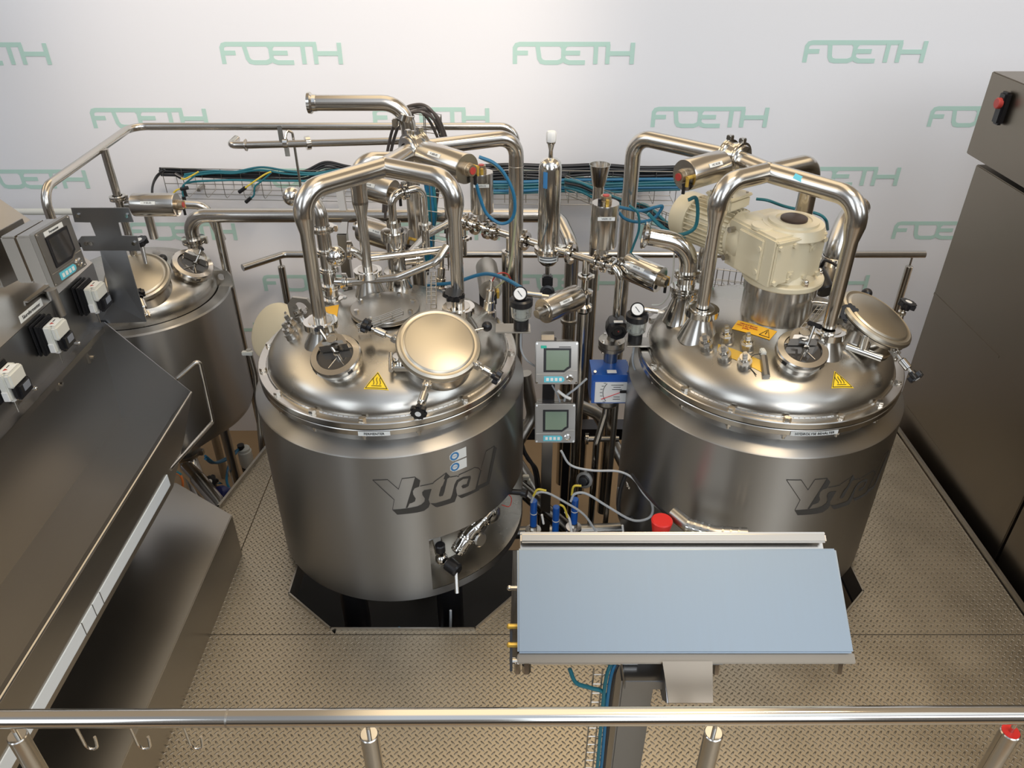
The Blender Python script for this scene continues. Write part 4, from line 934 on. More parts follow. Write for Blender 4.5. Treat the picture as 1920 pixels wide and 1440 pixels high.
# thinner pipe below with clips
yl = 3.55; zl = zv(yl, 268); l0, l1 = V((A(462, 271, Y=yl).x, yl, zv(yl, 272))), V((A(752, 264, Y=yl).x, yl, zv(yl, 264)))
t = pipe('thin steel pipe with a turned end elbow, below the open-ended pipe', [l0, l1], .0165, 0)
t.part('end_elbow', MB().tube([l0, l0+V((-.075, 0, 0)), l0+V((-.075, .10, 0))], .0165, .03).lathe(frame(l0, (1, 0, 0)), [(.017, -.006), (.026, -.005), (.027, .0), (.017, .004)], 28), steel)
for u, s_ in ((535, 1), (577, 0)):
    c = V((A(u, 267, Y=yl).x, yl, zl)); t.part('pipe_clip', MB().lathe(frame(c, (1, .1 if s_ else .5, 0)), [(.017, -.010), (.023 if s_ else .030, -.010), (.023 if s_ else .030, .010), (.017, .010)], 24), polish)
    if s_: t.part('clip_strap', MB().box(c+V((-.012, -.012, .045)), .022, .004, .07, .001).box(c+V((.005, -.012, -.035)), .022, .004, .045, .001), polish)
c = V((A(548, 262, Y=yl).x, yl+.02, 0)); t.part('hanger_rod', MB().tube([(c.x-.03, yl-.01, zl+.02), (c.x-.02, yl+.01, zl+.055), (c.x, yl+.02, zl+.04), (c.x, yl+.02, zv(yl, 358))], .006, .012, 10), steel)
# back handrail low at the wall
yb = 4.0; zb_ = zv(yb, 477)
t = Thing('rear_railing', 'thin-posted steel handrail along the wall behind the vessels', 'railing', (0, yb, -.4))
r0 = A(455, 502, z=zb_)
t.part('handrail', MB().tube([r0, V((A(533, 480, Y=yb).x, yb, zb_)), V((A(1735, 474, Y=yb).x, yb, zb_))], .0195, .05, 24), steel)
for u in (524, 1711):
    x = A(u, 480, Y=yb).x; t.part('post', MB().cyl((x, yb, -.86), (x, yb, zb_-.07), .0205, bev=.003), steel); t.part('post_pin', MB().cyl((x, yb, zb_-.075), (x, yb, zb_-.01), .006), steel)
# flat steel posts and struts behind the fermenter
t = Thing('frame_post', 'square steel frame post with an angled top behind the fermenter', 'post', (A(645, 500, Y=3.5).x, 3.5, -.3))
x0 = A(642, 440, Y=3.5).x
t.part('post_bar', MB().box((x0, 3.5, (zv(3.5, 437)-.5)/2), .045, .05, zv(3.5, 437)+.5, .002), castst)
t.part('angled_arm', poly3(MB(), [A(631, 438, Y=3.48), A(650, 438, Y=3.48), A(652, 415, Y=3.6), A(640, 340, Y=3.62), A(625, 340, Y=3.62), A(641, 415, Y=3.6)], .03, (0, 1, 0)), castst)
# ladder-like cable trays on the wall
def tray(label, a, b, up, dp_, n, w=.0022, name='wire_cable_tray'):
    """a-b = upper front edge; up = height vector down; dp_ = depth vector"""
    a, b, up, dp_ = V(a), V(b), V(up), V(dp_); t = Thing(name, label, 'cable tray', a, None); m = MB()
    for o in (V((0, 0, 0)), up*.5, up, up+dp_*.5, up+dp_, dp_+up*.4): m.tube([a+o, b+o], w, seg=6)
    m2 = MB()
    for k in range(n+1):
        p = a.lerp(b, k/n); m2.tube([p, p+up*.85, p+up+dp_*.12, p+up+dp_, p+dp_+up*.35], w*.9, .02, 6)
    m.bm.verts.index_update(); me = bpy.data.meshes.new('x'); m2.bm.to_mesh(me); m.bm.from_mesh(me); m2.bm.free(); bpy.data.meshes.remove(me)
    t.part('wire_basket', m, castst); return t
ty = 4.15
tr1 = tray('long wire cable tray on the wall, left half, loaded with teal and black cables', A(302, 315, Y=ty), A(705, 322, Y=ty), (0, 0, -.17), (0, .16, 0), 11)
tr2 = tray('long wire cable tray on the wall, right half behind the filter, full of cables', A(905, 319, Y=ty), A(1272, 322, Y=ty), (0, 0, -.19), (0, .16, 0), 9)
tr3 = tray('short sloping wire tray branching off between the funnel and the gear motor', A(1062, 330, Y=4.0), A(1275, 408, Y=3.55), (0, -.0, -.10), (0, .10, 0), 9)
for tr_, us in ((tr1, (340, 450, 560, 680)), (tr2, (930, 1060, 1220))):
    for u in us:
        p = A(u, 320, Y=ty); tr_.part('wall_bracket', MB().box((p.x, 4.36, p.z-.165), .02, .09, .02, .002), castst)
tr4 = tray('upright wire cable ladder behind the left pipe cross', A(768, 212, Y=3.45), A(790, 500, Y=3.45), (.13, 0, -.02), (0, .06, 0), 10)
tr5 = tray('wire tray crossing behind the hydrolysis vessel mounting drum', A(1345, 505, Y=3.35), A(1405, 512, Y=3.35), (0, 0, -.10), (0, .1, 0), 5)
def cablebundle(label, rows, m_cols, r=.007, name='cable_bundle', group='cable bundles in the wall trays', n=3, jit=.006):
    t = Thing(name, label, 'cables', rows[0], group)
    for i in range(n):
        o = V((random.uniform(-1, 1)*jit, random.uniform(-1, 1)*jit, (i-(n-1)/2)*r*1.7))
        t.part('cable', MB().spline([p+o+V((0, random.uniform(-1, 1)*jit, random.uniform(-1, 1)*jit*.8)) for p in rows], r), m_cols[i % len(m_cols)])
    return t
def R_(pts, Y): return [A(u, v, Y=Y) for u, v in pts]
b1 = cablebundle('teal cables tied along the upper left wall tray', R_([(345, 328), (400, 322), (440, 322), (490, 316), (540, 322), (590, 326), (640, 318), (690, 322)], 4.13), [teal, teal], .006, n=2)
cablebundle('black cables sagging along the upper left wall tray', R_([(300, 322), (330, 322), (380, 326), (450, 328), (520, 330), (570, 328), (610, 312), (650, 318), (700, 326)], 4.16), [blackc], .007, n=4)
cablebundle('lower teal cable loop in the left wall tray', R_([(345, 345), (370, 340), (430, 338), (480, 337), (560, 338), (600, 340), (650, 338), (700, 330)], 4.12), [teal], .006, n=1)
cablebundle('thick black cable bundle along the top of the right wall tray', R_([(905, 326), (960, 324), (1050, 326), (1120, 325), (1200, 328), (1270, 326)], 4.17), [blackc], .010, n=6)
cablebundle('thick blue-teal cable bundle in the middle of the right wall tray', R_([(905, 352), (980, 352), (1055, 348), (1120, 349), (1200, 348), (1275, 346)], 4.13), [teal, blue, teal], .009, n=5)
cablebundle('teal cables slanting down along the short sloping tray', [A(1060, 344, Y=4.0), A(1090, 352, Y=3.9), A(1125, 368, Y=3.85), A(1180, 385, Y=3.75), A(1215, 395, Y=3.7), A(1255, 430, Y=3.6), A(1290, 440, Y=3.5)], [teal, teal, blackc], .008, n=4)
cablebundle('black cable arch dropping from the left end of the wall tray', [A(310, 318, Y=4.1), A(295, 330, Y=4.1), A(287, 350, Y=4.05), A(286, 375, Y=4.0)], [blackc], .006, n=2)
cablebundle('black and grey hose loops arching over the upright cable ladder', [A(722, 400, Y=3.5), A(728, 300, Y=3.5), A(750, 225, Y=3.45), A(785, 202, Y=3.4), A(815, 218, Y=3.4), A(835, 260, Y=3.45), A(842, 330, Y=3.5), A(838, 440, Y=3.5)], [hosec, hosec, hosec], .0065, n=3, jit=.014)
cablebundle('dark hose pair arching right beside the upright cable ladder', [A(765, 206, Y=3.4), A(790, 204, Y=3.42), A(815, 235, Y=3.45), A(828, 290, Y=3.5), A(815, 400, Y=3.55), A(800, 520, Y=3.55)], [hosec, hosec], .0065, n=2, jit=.008)
cablebundle('vertical bright blue cable bundle left of the fermenter right leg pipe', [A(806, 345, Y=3.5), A(812, 400, Y=3.5), A(808, 440, Y=3.5), A(805, 490, Y=3.5)], [blue, teal, blue], .011, n=6, jit=.02)
# yellow-tagged plug tails hanging from the left tray
for lab, pts, Y in (('yellow and black plug tails hanging from the left part of the wall tray', [[(372, 322), (362, 328), (345, 336), (338, 332)], [(365, 330), (352, 340), (342, 350), (345, 358)]], 4.05),
                    ('yellow plug tails with orange tip hanging in the middle of the left wall tray', [[(508, 322), (495, 328), (470, 345), (456, 355)], [(508, 324), (490, 340), (478, 350), (476, 366), (468, 373)]], 4.05),
                    ('yellow and teal plug tails above the rear left valve actuator', [[(325, 362), (332, 356), (342, 354)], [(345, 345), (342, 360), (345, 372)]], 3.9)):
    t = Thing('plug_tails', lab, 'cables', A(*pts[0][0], Y=Y), 'yellow plug tails')
    for i, pp in enumerate(pts):
        q = R_(pp, Y); w = t.part('tail_wire', MB().spline(q, .0045, 8), yelc if i == 0 else teal)
        t.part('plug', MB().cyl(q[-1]-(q[-1]-q[-2])*.3, q[-1]+(q[-1]-q[-2]).normalized()*.03, .010, seg=10), black, w)
# vertical structural and process pipes between the vessels
def vpipe(label, u, v, Y, r, ztop, zbot=-.6, m=steel, cap=False):
    x = A(u, v, Y=Y).x; t = Thing('down_pipe', label, 'pipe', (x, Y, zbot), 'tall vertical pipes between the vessels'); t.part('pipe_run', MB().cyl((x, Y, zbot), (x, Y, ztop), r, seg=28), m); return t, x
t, x = vpipe('steel pipe under the funnel, dropping behind the right filter regulator', 1118, 420, 3.45, .026, zv(3.45, 345))
t.part('funnel', MB().lathe(Tz((x, 3.45, zv(3.45, 347))), [(.026, -.004), (.029, 0), (.046, .085), (.048, .095), (.045, .095), (.026, .0), (.0, 0)], 40), steel)
t, x = vpipe('dark vertical pipe just left of the upper display screen post', 948, 520, 3.2, .017, 1.02)
# cylinder housing and small unions on the fermenter
hx = A(745, 500, z=1.10); X_h, Y_h = hx.x, hx.y
t = Thing('probe_housing', 'upright steel cylinder housing with union nuts at the rear of the fermenter', 'housing', (X_h, Y_h, 1.0), None)
z0, z1 = zv(Y_h, 512), zv(Y_h, 438)
t.part('housing_tube', MB().lathe(Tz((X_h, Y_h, 0)), [(.036, .92), (.036, z1)], 40), polish)
t.part('lower_nut', MB().nut(frame((X_h, Y_h, z0-.01), (0, 0, 1)), .056, .024).lathe(Tz((X_h, Y_h, 0)), [(.07, .93), (.045, z0-.01)], 32), polish)
t.part('upper_nut', MB().nut(frame((X_h, Y_h, z1-.02), (0, 0, 1)), .054, .030).lathe(Tz((X_h, Y_h, z1+.01)), [(.04, 0), (.04, .003), (0, .004)], 32), polish)
zt = zv(Y_h, 366); q1 = V((X_h+.045, Y_h+.04, zt)); q2 = V((X_h+.11, Y_h+.09, zt))
t.part('outlet_bend', MB().tube([(X_h, Y_h, z1+.01), (X_h, Y_h, zt), q1], .0155, .04, 20), polish)
t.part('small_nut', MB().nut(frame((X_h, Y_h, z1+.03), (0, 0, 1)), .028, .020), polish)
t.part('clamp_ring', MB().clamp(q1, (q2-q1), .031, .018), polish)
t.part('return_bend', MB().tube([q1, q2, V((q2.x, q2.y, zv(q2.y, 470)))], .0155, .04, 20).nut(frame((q2.x, q2.y, zv(q2.y, 428)), (0, 0, 1)), .027, .02), polish)
# process manifold stepping down to the right
ZM = 1.12
def Mn(u, v): return A(u, v, z=ZM)
mt_ = Thing('process_manifold', 'horizontal steel manifold pipe with clamp joints crossing between the vessels', 'pipework', Mn(900, 430))
pm = [V((q2.x, q2.y, ZM+.03)), Mn(800, 437), Mn(858, 409), Mn(880, 418), Mn(1143, 498), Mn(1163, 504)]
rx = Mn(1163, 504)
mt_.part('pipe_run', MB().tube([V((X_h+.03, Y_h, ZM+.01)), Mn(800, 440), Mn(858, 409), Mn(882, 419), Mn(1020, 461)], .0165, .04, 20), polish)
mt_.part('pipe_run', MB().tube([Mn(1035, 466), Mn(1163, 504), V((rx.x, rx.y, zv(rx.y, 600)))], .0155, .045, 20), polish)
dm = (Mn(1143, 498)-Mn(880, 418)).normalized()
for u, v, R in ((876, 417, .036), (892, 424, .038), (915, 432, .038), (928, 436, .034), (984, 452, .040), (1071, 476, .042), (1118, 490, .036), (1134, 495, .034), (1150, 500, .032)):
    mt_.part('clamp_ring', MB().clamp(Mn(u, v), dm, R, .016), polish)
mt_.part('housing_tee', MB().cyl((X_h+.03, Y_h, ZM+.01), (X_h+.10, Y_h+.02, ZM+.01), .024).clamp((X_h+.08, Y_h+.02, ZM+.01), (1, .2, 0), .036), polish)
for u, v, dv in ((868, 414, 478), (955, 446, 500), (1099, 486, 548)):
    p = Mn(u, v); zb2 = zv(p.y, dv+ (480-v if False else 0)); mt_.part('drop_leg', MB().cyl(p, (p.x, p.y, zb2), .014).clamp((p.x, p.y, (p.z+zb2)/2), (0, 0, 1), .030, .014), polish)
p = Mn(1099, 486); mt_.part('drop_valve', MB().lathe(Tz((p.x, p.y, zv(p.y, 560))), [(.02, -.06), (.036, -.05), (.036, -.03), (.024, -.02), (.024, .01), (.036, .02), (.036, .035), (.015, .045)], 28), polish)
vpt = Thing('down_pipe', 'steel pipe dropping from the manifold between display and blue meter', 'pipe', (p.x, p.y, -.5), 'tall vertical pipes between the vessels')
vpt.part('pipe_run', MB().cyl((p.x, p.y, -.5), (p.x, p.y, zv(p.y, 585)), .0245), steel)
# upright actuators on the manifold
q = Mn(905, 429); actuator('upright valve actuator left of the tall down pipe, amber cap on top', V((q.x, q.y, zv(q.y, 398))), V((q.x, q.y, zv(q.y, 322))), .049, 'V 600-02')
q = Mn(1128, 492); actuator('upright valve actuator in front of the funnel pipe, amber cap on top', V((q.x, q.y, zv(q.y, 462))), V((q.x, q.y, zv(q.y, 380))), .053, 'V600.10')
actuator('horizontal valve actuator half hidden under the left pipe cross arm', A(672, 345, Y=3.05), A(738, 362, Y=2.98), .052, 'V 1610', capcol=black)
actuator('lower horizontal valve actuator behind the rear leg of the left cross', A(678, 428, Y=3.2), A(765, 455, Y=3.1), .058, 'V 1610', cap=False)
actuator('small horizontal valve actuator low between the vessels above the displays', A(1018, 584, z=1.0), A(1082, 556, z=1.0), .050, 'V600.07')
actuator('mirror-polished horizontal actuator left of the hydrolysis vessel elbow pipe', A(1172, 497, Y=2.86), A(1238, 525, Y=2.76), .054, '600.06', m=polish, capcol=black)
actuator('dull actuator pointing at us with a red lens, right behind the fermenter', A(912, 500, Y=3.2), A(920, 545, Y=2.93), .048, None, m=castst)
solo('support_post', MB().box((A(915, 600, Y=3.1).x, 3.1, .2), .07, .07, 1.5, .004), blackst, 'dark square steel post under the red-lens actuator behind the fermenter', 'post')
# filter housing
fp = Mn(1028, 464); t = Thing('filter_housing', 'tall polished filter housing with a white plug on top, centre', 'filter', (fp.x, fp.y, ZM-.06))
zt, zb3 = zv(fp.y, 300), zv(fp.y, 466)
t.part('housing_tube', MB().lathe(Tz((fp.x, fp.y, 0)), [(.045, zb3), (.045, zt-.03), (.040, zt-.008), (.028, zt+.004), (.012, zt+.010), (0, zt+.010)], 48), polish)
t.part('clamp_band', MB().clamp((fp.x, fp.y, zb3-.002), (0, 0, 1), .058, .028), polish)
t.part('lower_cup', MB().lathe(Tz((fp.x, fp.y, 0)), [(.046, zb3), (.046, ZM+.0), (.043, ZM-.055), (.030, ZM-.072), (0, ZM-.075)], 40), polish)
lb2 = t.part('data_label', MB().lathe(Tz((fp.x, fp.y, 0)), [(.0468, ZM-.005), (.0456, ZM-.05)], 24, -2.6, -.6), lblw)
for k in range(3): t.part('label_line', MB().lathe(Tz((fp.x, fp.y, 0)), [(.0475, ZM-.014-.012*k), (.0472, ZM-.018-.012*k)], 16, -2.4, -.8), ink, lb2)
t.part('vent_neck', MB().lathe(Tz((fp.x, fp.y, zt+.008)), [(.009, 0), (.008, .03), (.014, .055), (.018, .058), (.018, .062), (0, .062)], 24), polish)
t.part('white_plug', MB().lathe(Tz((fp.x, fp.y, zt+.07)), [(0, 0), (.018, .001), (.020, .006), (.020, .034), (.016, .040), (0, .040)], 8), white, label='white octagonal plug')
t.part('flow_sticker', MB().lathe(Tz((fp.x, fp.y, 0)), [(.0455, zt-.10), (.0455, zt-.035)], 8, -2.25, -1.85), badge, label='small blue sticker')
t.part('drain_nipple', MB().cyl((fp.x, fp.y, ZM-.12), (fp.x, fp.y, ZM-.07), .010, seg=6), polish)
g = V((fp.x, fp.y, ZM-.15)); t.part('black_gauge', MB().box(g, .045, .04, .05, .006).lathe(frame(g+V((0, -.02, -.045)), (0, -1, .35)), [(.030, -.02), (.032, 0), (.030, .012), (.020, .014), (.018, .006), (0, .006)], 28), black)
# filter regulators on bracket plates
def regulator(label, u, v, Y, flip=1):
    p = A(u, v, Y=Y); t = Thing('filter_regulator', label, 'regulator', p, 'clear-bowl filter regulators'); O = Tz(p)
    t.part('mount_plate', MB().box(p+V((-.03*flip, 0, -.004)), .13, .07, .006, .002), castst)
    t.part('lower_nut', MB().lathe(O, [(.028, 0), (.028, .035), (.024, .037)], 24), black)
    t.part('clear_bowl', MB().lathe(O, [(.024, .036), (.037, .05), (.040, .095), (.036, .095), (.033, .052), (0, .04)], 32), glass)
    t.part('bowl_core', MB().cyl(p+V((0, 0, .04)), p+V((0, 0, .09)), .018), creamw)
    t.part('collar', MB().lathe(O, [(.038, .093), (.043, .097), (.043, .118), (.036, .124), (0, .126)], 32), black)
    gf = frame(p+V((-.005, -.02, .150)), (-.1, -.8, .55)); gg = t.part('gauge_case', MB().lathe(gf, [(.0, -.025), (.024, -.022), (.027, 0), (.025, .004), (.022, .002)], 32), black)
    t.part('gauge_face', MB().lathe(gf, [(0, .0015), (.0225, .0015)], 28), white, gg); t.part('gauge_needle', MB().box(gf @ Matrix.Rotation(.7, 4, 'Z'), .026, .0022, .001, 0, (0, 0, .0025)), ink, gg)
    t.part('outlet_fitting', MB().cyl(p+V((.02, 0, .14)), p+V((.075, -.005, .135)), .010).cyl(p+V((.06, -.004, .136)), p+V((.10, -.007, .132)), .007, seg=6), polish)
    t.part('drain_tube', MB().spline([p+V((0, 0, -.004)), p+V((.0, 0, -.09)), p+V((.02, 0, -.14)), p+V((.06, .01, -.18))], .004), greyc)
    return t
regulator('clear-bowl filter regulator with gauge beside the fermenter flange', 977, 614, 2.55)
regulator('clear-bowl filter regulator with gauge beside the hydrolysis vessel flange', 1190, 640, 2.62, -1)
# elbow outlet on the right vessel
ep = A(1284, 552, z=1.08); zc_ = zv(ep.y, 468)
t = Thing('elbow_outlet', 'open clamped steel elbow on the rear left of the hydrolysis vessel', 'pipe', (ep.x, ep.y, .95))
ee = A(1207, 441, Y=ep.y+.02)
t.part('pipe_run', MB().tube([(ep.x, ep.y, 1.10), (ep.x, ep.y, zc_+.02), ee], .034, .10, 32), polish)
ed = (ee-V((ep.x, ep.y, zc_+.02))).normalized(); t.part('open_ferrule', MB().lathe(frame(ee-ed*.01, ed), [(.034, -.01), (.048, .0), (.050, .008), (.048, .012), (.030, .012), (.030, -.03)], 40), polish)
for z_, R in ((zv(ep.y, 514)-.0, .048), (zv(ep.y, 540), .058), (zv(ep.y, 552), .050)): t.part('clamp_ring', MB().clamp((ep.x, ep.y, z_), (-.3, 1, 8), R, .022), polish)
t.part('port_cone', MB().lathe(Tz((ep.x, ep.y, 0)), [(.075, .97), (.045, 1.06), (.043, 1.10)], 36), polish)
for i, (u, dv) in enumerate(((1306, 462), (1324, 488))):
    x = A(u, 560, Y=2.95).x; w = Thing('relief_valve', ('tall capped relief valve right of the open elbow outlet', 'short relief valve with a green band right of the open elbow outlet')[i], 'valve', (x, 2.95, 1.0), 'small relief valves')
    zt_ = zv(2.95, dv); w.part('valve_body', MB().lathe(Tz((x, 2.95, 0)), [(.024, .9), (.024, zt_-.15), (.016, zt_-.13), (.018, zt_-.11), (.018, zt_-.02), (.013, zt_), (0, zt_+.002)], 28), polish if i == 0 else castst)
    if i: w.part('green_band', MB().cyl((x, 2.95, zt_-.125), (x, 2.95, zt_-.10), .0195), greenp)
# big elbow behind the right side
t = pipe('wide steel elbow pipe rising behind the right leg of the right cross', [A(1560, 520, Y=3.05), A(1566, 470, Y=3.05), A(1590, 408, Y=3.12), A(1612, 388, Y=3.2)], .046, .12)
t.part('clear_collar', MB().lathe(frame(A(1563, 487, Y=3.05), (0, 0, 1)), [(.047, -.02), (.050, -.018), (.050, .018), (.047, .02)], 36), polish)
t.part('lower_joint', MB().lathe(Tz(A(1563, 545, Y=3.02)), [(.02, -.03), (.040, -.02), (.030, .0), (.044, .01), (.044, .03), (.018, .04), (.018, .07)], 28), polish)
t = Thing('black_lamp', 'black round-ended vessel lamp between gear motor and right leg pipe', 'lamp', A(1548, 548, Y=2.72)); q = A(1550, 548, Y=2.70)
t.part('lamp_body', MB().cyl(q, q+V((-.02, .12, .05)), .034, bev=.006), black); t.part('lamp_cable', MB().spline([q+V((.0, .1, .06)), q+V((-.01, .05, .11)), q+V((.03, .0, .10)), q+V((.04, .02, .06))], .006), blackc)
q = A(1490, 563, z=1.12); t = Thing('instrument_tube', 'thin steel instrument line with compression fittings right of the mounting drum', 'fitting', q); t.part('tube_run', MB().cyl(q, q+V((.13, -.03, 0)), .005).cyl(q, q+V((.03, -.007, 0)), .011, seg=6), polish)

# ------------------------------------------------------------------ blue flow meter column
R0 = (rx.x, rx.y)
t = Thing('flow_meter', 'blue box flow meter with white dial and red needle between the vessels', 'flow meter', (R0[0], R0[1], .5))
zc0 = zv(R0[1], 700); fx_ = V((A(1143, 708, Y=R0[1]-.07).x, R0[1]-.07, zc0))
BF = frame(fx_, (0, -.93, .36), (1, 0, 0)); BF = Matrix(((1, 0, 0, 0), (0, .36, -.93, 0), (0, .93, .36, 0), (0, 0, 0, 1))); BF.translation = fx_
bx = MB().prism(frame(fx_, (1, 0, 0), (0, -1, 0)) @ Tz((0, 0, -.080)), [(-.075, -.065), (-.075, .072), (.025, .076), (.062, .038), (.045, -.065)], 0, .160, .005)
hb_ = t.part('meter_case', bx, bluep)
zf = .052
DF = frame(fx_+V((0, -.056, -.02)), (0, -1, .13), (1, 0, 0)); DF = Matrix((V((1, 0, 0)), V((0, .13, 1)).normalized(), V((0, -1, .13)).normalized())).transposed().to_4x4(); DF.translation = fx_+V((0, -.0570, -.010))
t.part('dial_rim', MB().box(DF, .156, .104, .006, .002), bluep, hb_)
t.part('dial', MB().box(DF, .134, .092, .004, .001, (.002, .0, .004)), white, hb_)
t.part('scale_arc', MB().tube([DF @ V((.030+.062*math.cos(a), .0+.062*math.sin(a), .0072)) for a in [PI-.72+1.4*i/14 for i in range(15)]], .0012, seg=5), ink, hb_)
for k in range(7):
    a = PI-.65+1.3*k/6; t.part('scale_tick', MB().box(DF @ Tz((.030+.070*math.cos(a), .070*math.sin(a), .007)), .010, .0018, .0008), ink, hb_)
for k, (y, w) in enumerate(((.034, .05), (.024, .03), (.014, .04), (-.020, .026), (-.030, .03))): t.part('dial_text', MB().box(DF, w, .0022, .0008, 0, (.025, y, .0068)), ink, hb_)
t.part('needle', MB().tube([DF @ V((.045, .004, .009)), DF @ V((-.038, -.030, .009))], .0014, seg=6), red, hb_); t.part('needle_hub', MB().box(DF, .026, .012, .005, .001, (.050, .005, .009)), black, hb_)
t.part('top_tag', MB().box(fx_+V((0, -.045, .0815)), .038, .020, .003), white, hb_)
for s_ in (-1, 1): t.part('case_screw', MB().cyl(fx_+V((s_*.068, -.04, .07)), fx_+V((s_*.068, -.05, .085)), .006, seg=8), polish, hb_)
zz = zv(R0[1], 640)
t.part('upper_flange', MB().lathe(Tz((R0[0]-.01, R0[1], zz)), [(.018, .03), (.022, .012), (.054, .010), (.055, 0), (.055, -.012), (.05, -.013), (.055, -.015), (.055, -.030), (.03, -.034), (.028, -.12)], 40), castst)
for k in range(4):
    a = .6+k*PI/2; t.part('flange_bolt', MB().cyl((R0[0]-.01+.045*math.cos(a), R0[1]+.045*math.sin(a), zz-.04), (R0[0]-.01+.045*math.cos(a), R0[1]+.045*math.sin(a), zz+.018), .006, seg=6), polish)
t.part('lower_flange', MB().lathe(Tz((R0[0]-.01, R0[1], zv(R0[1], 752))), [(.02, .02), (.05, .018), (.052, .0), (.045, -.012), (.02, -.02)], 40), castst)
t.part('outlet_tube', MB().tube([(R0[0]-.01, R0[1], zv(R0[1], 755)), (R0[0]-.012, R0[1], zv(R0[1], 775)), (R0[0]-.045, R0[1]-.02, zv(R0[1], 825)), (R0[0]-.045, R0[1]-.02, -.3)], .0155, .06, 20), polish)
t.part('side_tube', MB().cyl((R0[0]+.035, R0[1]+.03, -.3), (R0[0]+.035, R0[1]+.03, zv(R0[1], 750)), .013), castst)
ph = V((R0[0], R0[1]-.02, zv(R0[1], 608))); t2 = Thing('position_sensor', 'black round-faced sensor head above the blue flow meter', 'sensor', ph)
pf_ = frame(ph+V((0, -.03, 0)), (0, -1, -.1)); t2.part('sensor_body', MB().lathe(pf_, [(0, -.065), (.040, -.06), (.046, -.02), (.046, .0), (.040, .006), (.036, .018), (.026, .020), (.022, .010), (0, .010)], 8), black)
t2.part('sensor_lens', MB().lathe(pf_, [(0, .0115), (.014, .0115)], 20), dglass); t2.part('red_lamp', MB().sphere(pf_ @ V((.003, -.004, .013)), .0035, 10), redd); t2.part('name_tag', MB().box(ph+V((0, -.045, .047)), .036, .014, .004), white)

# ------------------------------------------------------------------ two display transmitters on a post
o1 = A(1044, 681, Y=2.50); o2 = A(1041, 794, Y=2.50)
t, f, k = display('panel_transmitter', 'upper of the two steel display transmitters between the vessels', o1, (0, -.93, .36), (0, 0, 1), .163, .163, .11, 'steel display transmitters between the vessels')
t.part('green_tag', MB().box(f, .022, .011, .002, .001, (-.050, .062, .001)), greenp)
t.part('model_text', MB().box(f, .045, .003, .0006, 0, (.03, .062, .0005)), ink)
display('panel_transmitter', 'lower of the two steel display transmitters between the vessels', o2, (0, -.93, .36), (0, 0, 1), .160, .160, .11, 'steel display transmitters between the vessels')
t = Thing('display_post', 'flat square steel post carrying the two display transmitters', 'post', (o2.x-.0, 2.66, -.5))
t.part('post_bar', MB().box((o2.x-.02, 2.66, .12), .045, .045, 1.3, .002), sheet); t.part('cross_arm', MB().box((o1.x-.03, 2.645, o1.z), .05, .03, .10, .002), castst); t.part('back_plate', MB().box((o1.x-.02, 2.642, (o1.z+o2.z)/2), .05, .01, .34, .002), blackst)
# sensors low in the gap
for i, (u, v0, v1, c) in enumerate(((1000, 938, 985, blue), (1041, 950, 1000, blue), (1076, 935, 980, blue))):
    Y = 2.42; p0, p1 = A(u, v0, Y=Y), A(u, v1, Y=Y); x = A(u, v1, Y=Y).x
    s = Thing('conductivity_probe', ('blue-headed probe with cable in the gap, leftmost of three', 'blue-headed probe with cable in the gap, middle of three', 'blue-headed probe with cable in the gap, rightmost of three')[i], 'probe', (x, Y, p1.z-.05), 'blue-headed probes')
    s.part('probe_head', MB().cyl((x, Y, p1.z), (x, Y, p0.z), .0145, bev=.002), bluep); s.part('head_band', MB().cyl((x, Y, (p0.z+p1.z)/2), (x, Y, (p0.z+p1.z)/2+.004), .0155), creamw)
    s.part('probe_nut', MB().cyl((x, Y, p1.z-.02), (x, Y, p1.z), .016, seg=8).lathe(Tz((x, Y, p1.z-.02)), [(.012, 0), (.033, -.002), (.034, -.014), (.018, -.022), (.018, -.12)], 28), steel)
def wire(label, pts, r, m_, Y=None, group='loose cables in the gap', tag_=None):
    q = [A(p[0], p[1], Y=p[2] if len(p) > 2 else Y) for p in pts]
    return solo('loose_cable', MB().spline(q, r), m_, label, 'cable', group)
wire('pale grey cable arching right from the leftmost blue probe', [(996, 942), (1004, 926), (1025, 924), (1060, 942), (1095, 965), (1120, 1000)], .0048, greyc, 2.36)
wire('pale grey cable looping from the rightmost blue probe up past the red bucket', [(1070, 940), (1078, 926), (1100, 926), (1140, 950), (1185, 975), (1215, 972), (1224, 955), (1215, 930), (1190, 900)], .0048, greyc, 2.22)
wire('dark grey cable sagging from the lower display to the right vessel', [(1052, 845), (1070, 872), (1110, 882), (1160, 884), (1190, 900), (1215, 935), (1290, 1000)], .0042, greyc, 2.20)
wire('white short cable beside the middle blue probe', [(1060, 960), (1068, 975), (1072, 1002)], .005, white, 2.34)
wire('yellow-tagged wire over the leftmost blue probe', [(1000, 930), (1008, 918), (1024, 920)], .0045, yelc, 2.33)
wire('yellow-tagged wire over the rightmost blue probe', [(1072, 928), (1076, 912), (1090, 911)], .0045, yelc, 2.33)
wire('yellow-tagged wire beside the middle blue probe', [(1050, 946), (1058, 952), (1064, 970)], .0045, yelc, 2.33)
wire('black cable running along the left foot of the hydrolysis vessel', [(1185, 890), (1215, 930), (1250, 965), (1290, 990), (1330, 1000)], .006, blackc, 2.12)
wire('black cable from the upper display down behind the lower one', [(1035, 722), (1045, 740), (1050, 755), (1050, 770)], .0035, greyc, 2.56)
wire('thin grey lead between upper display and the blue flow meter', [(1100, 710), (1080, 728), (1062, 742), (1058, 752)], .0045, greyc, 2.52)
wire('white ferrule lead crossing between the two displays', [(1045, 732), (1058, 742), (1070, 748)], .006, white, 2.49)
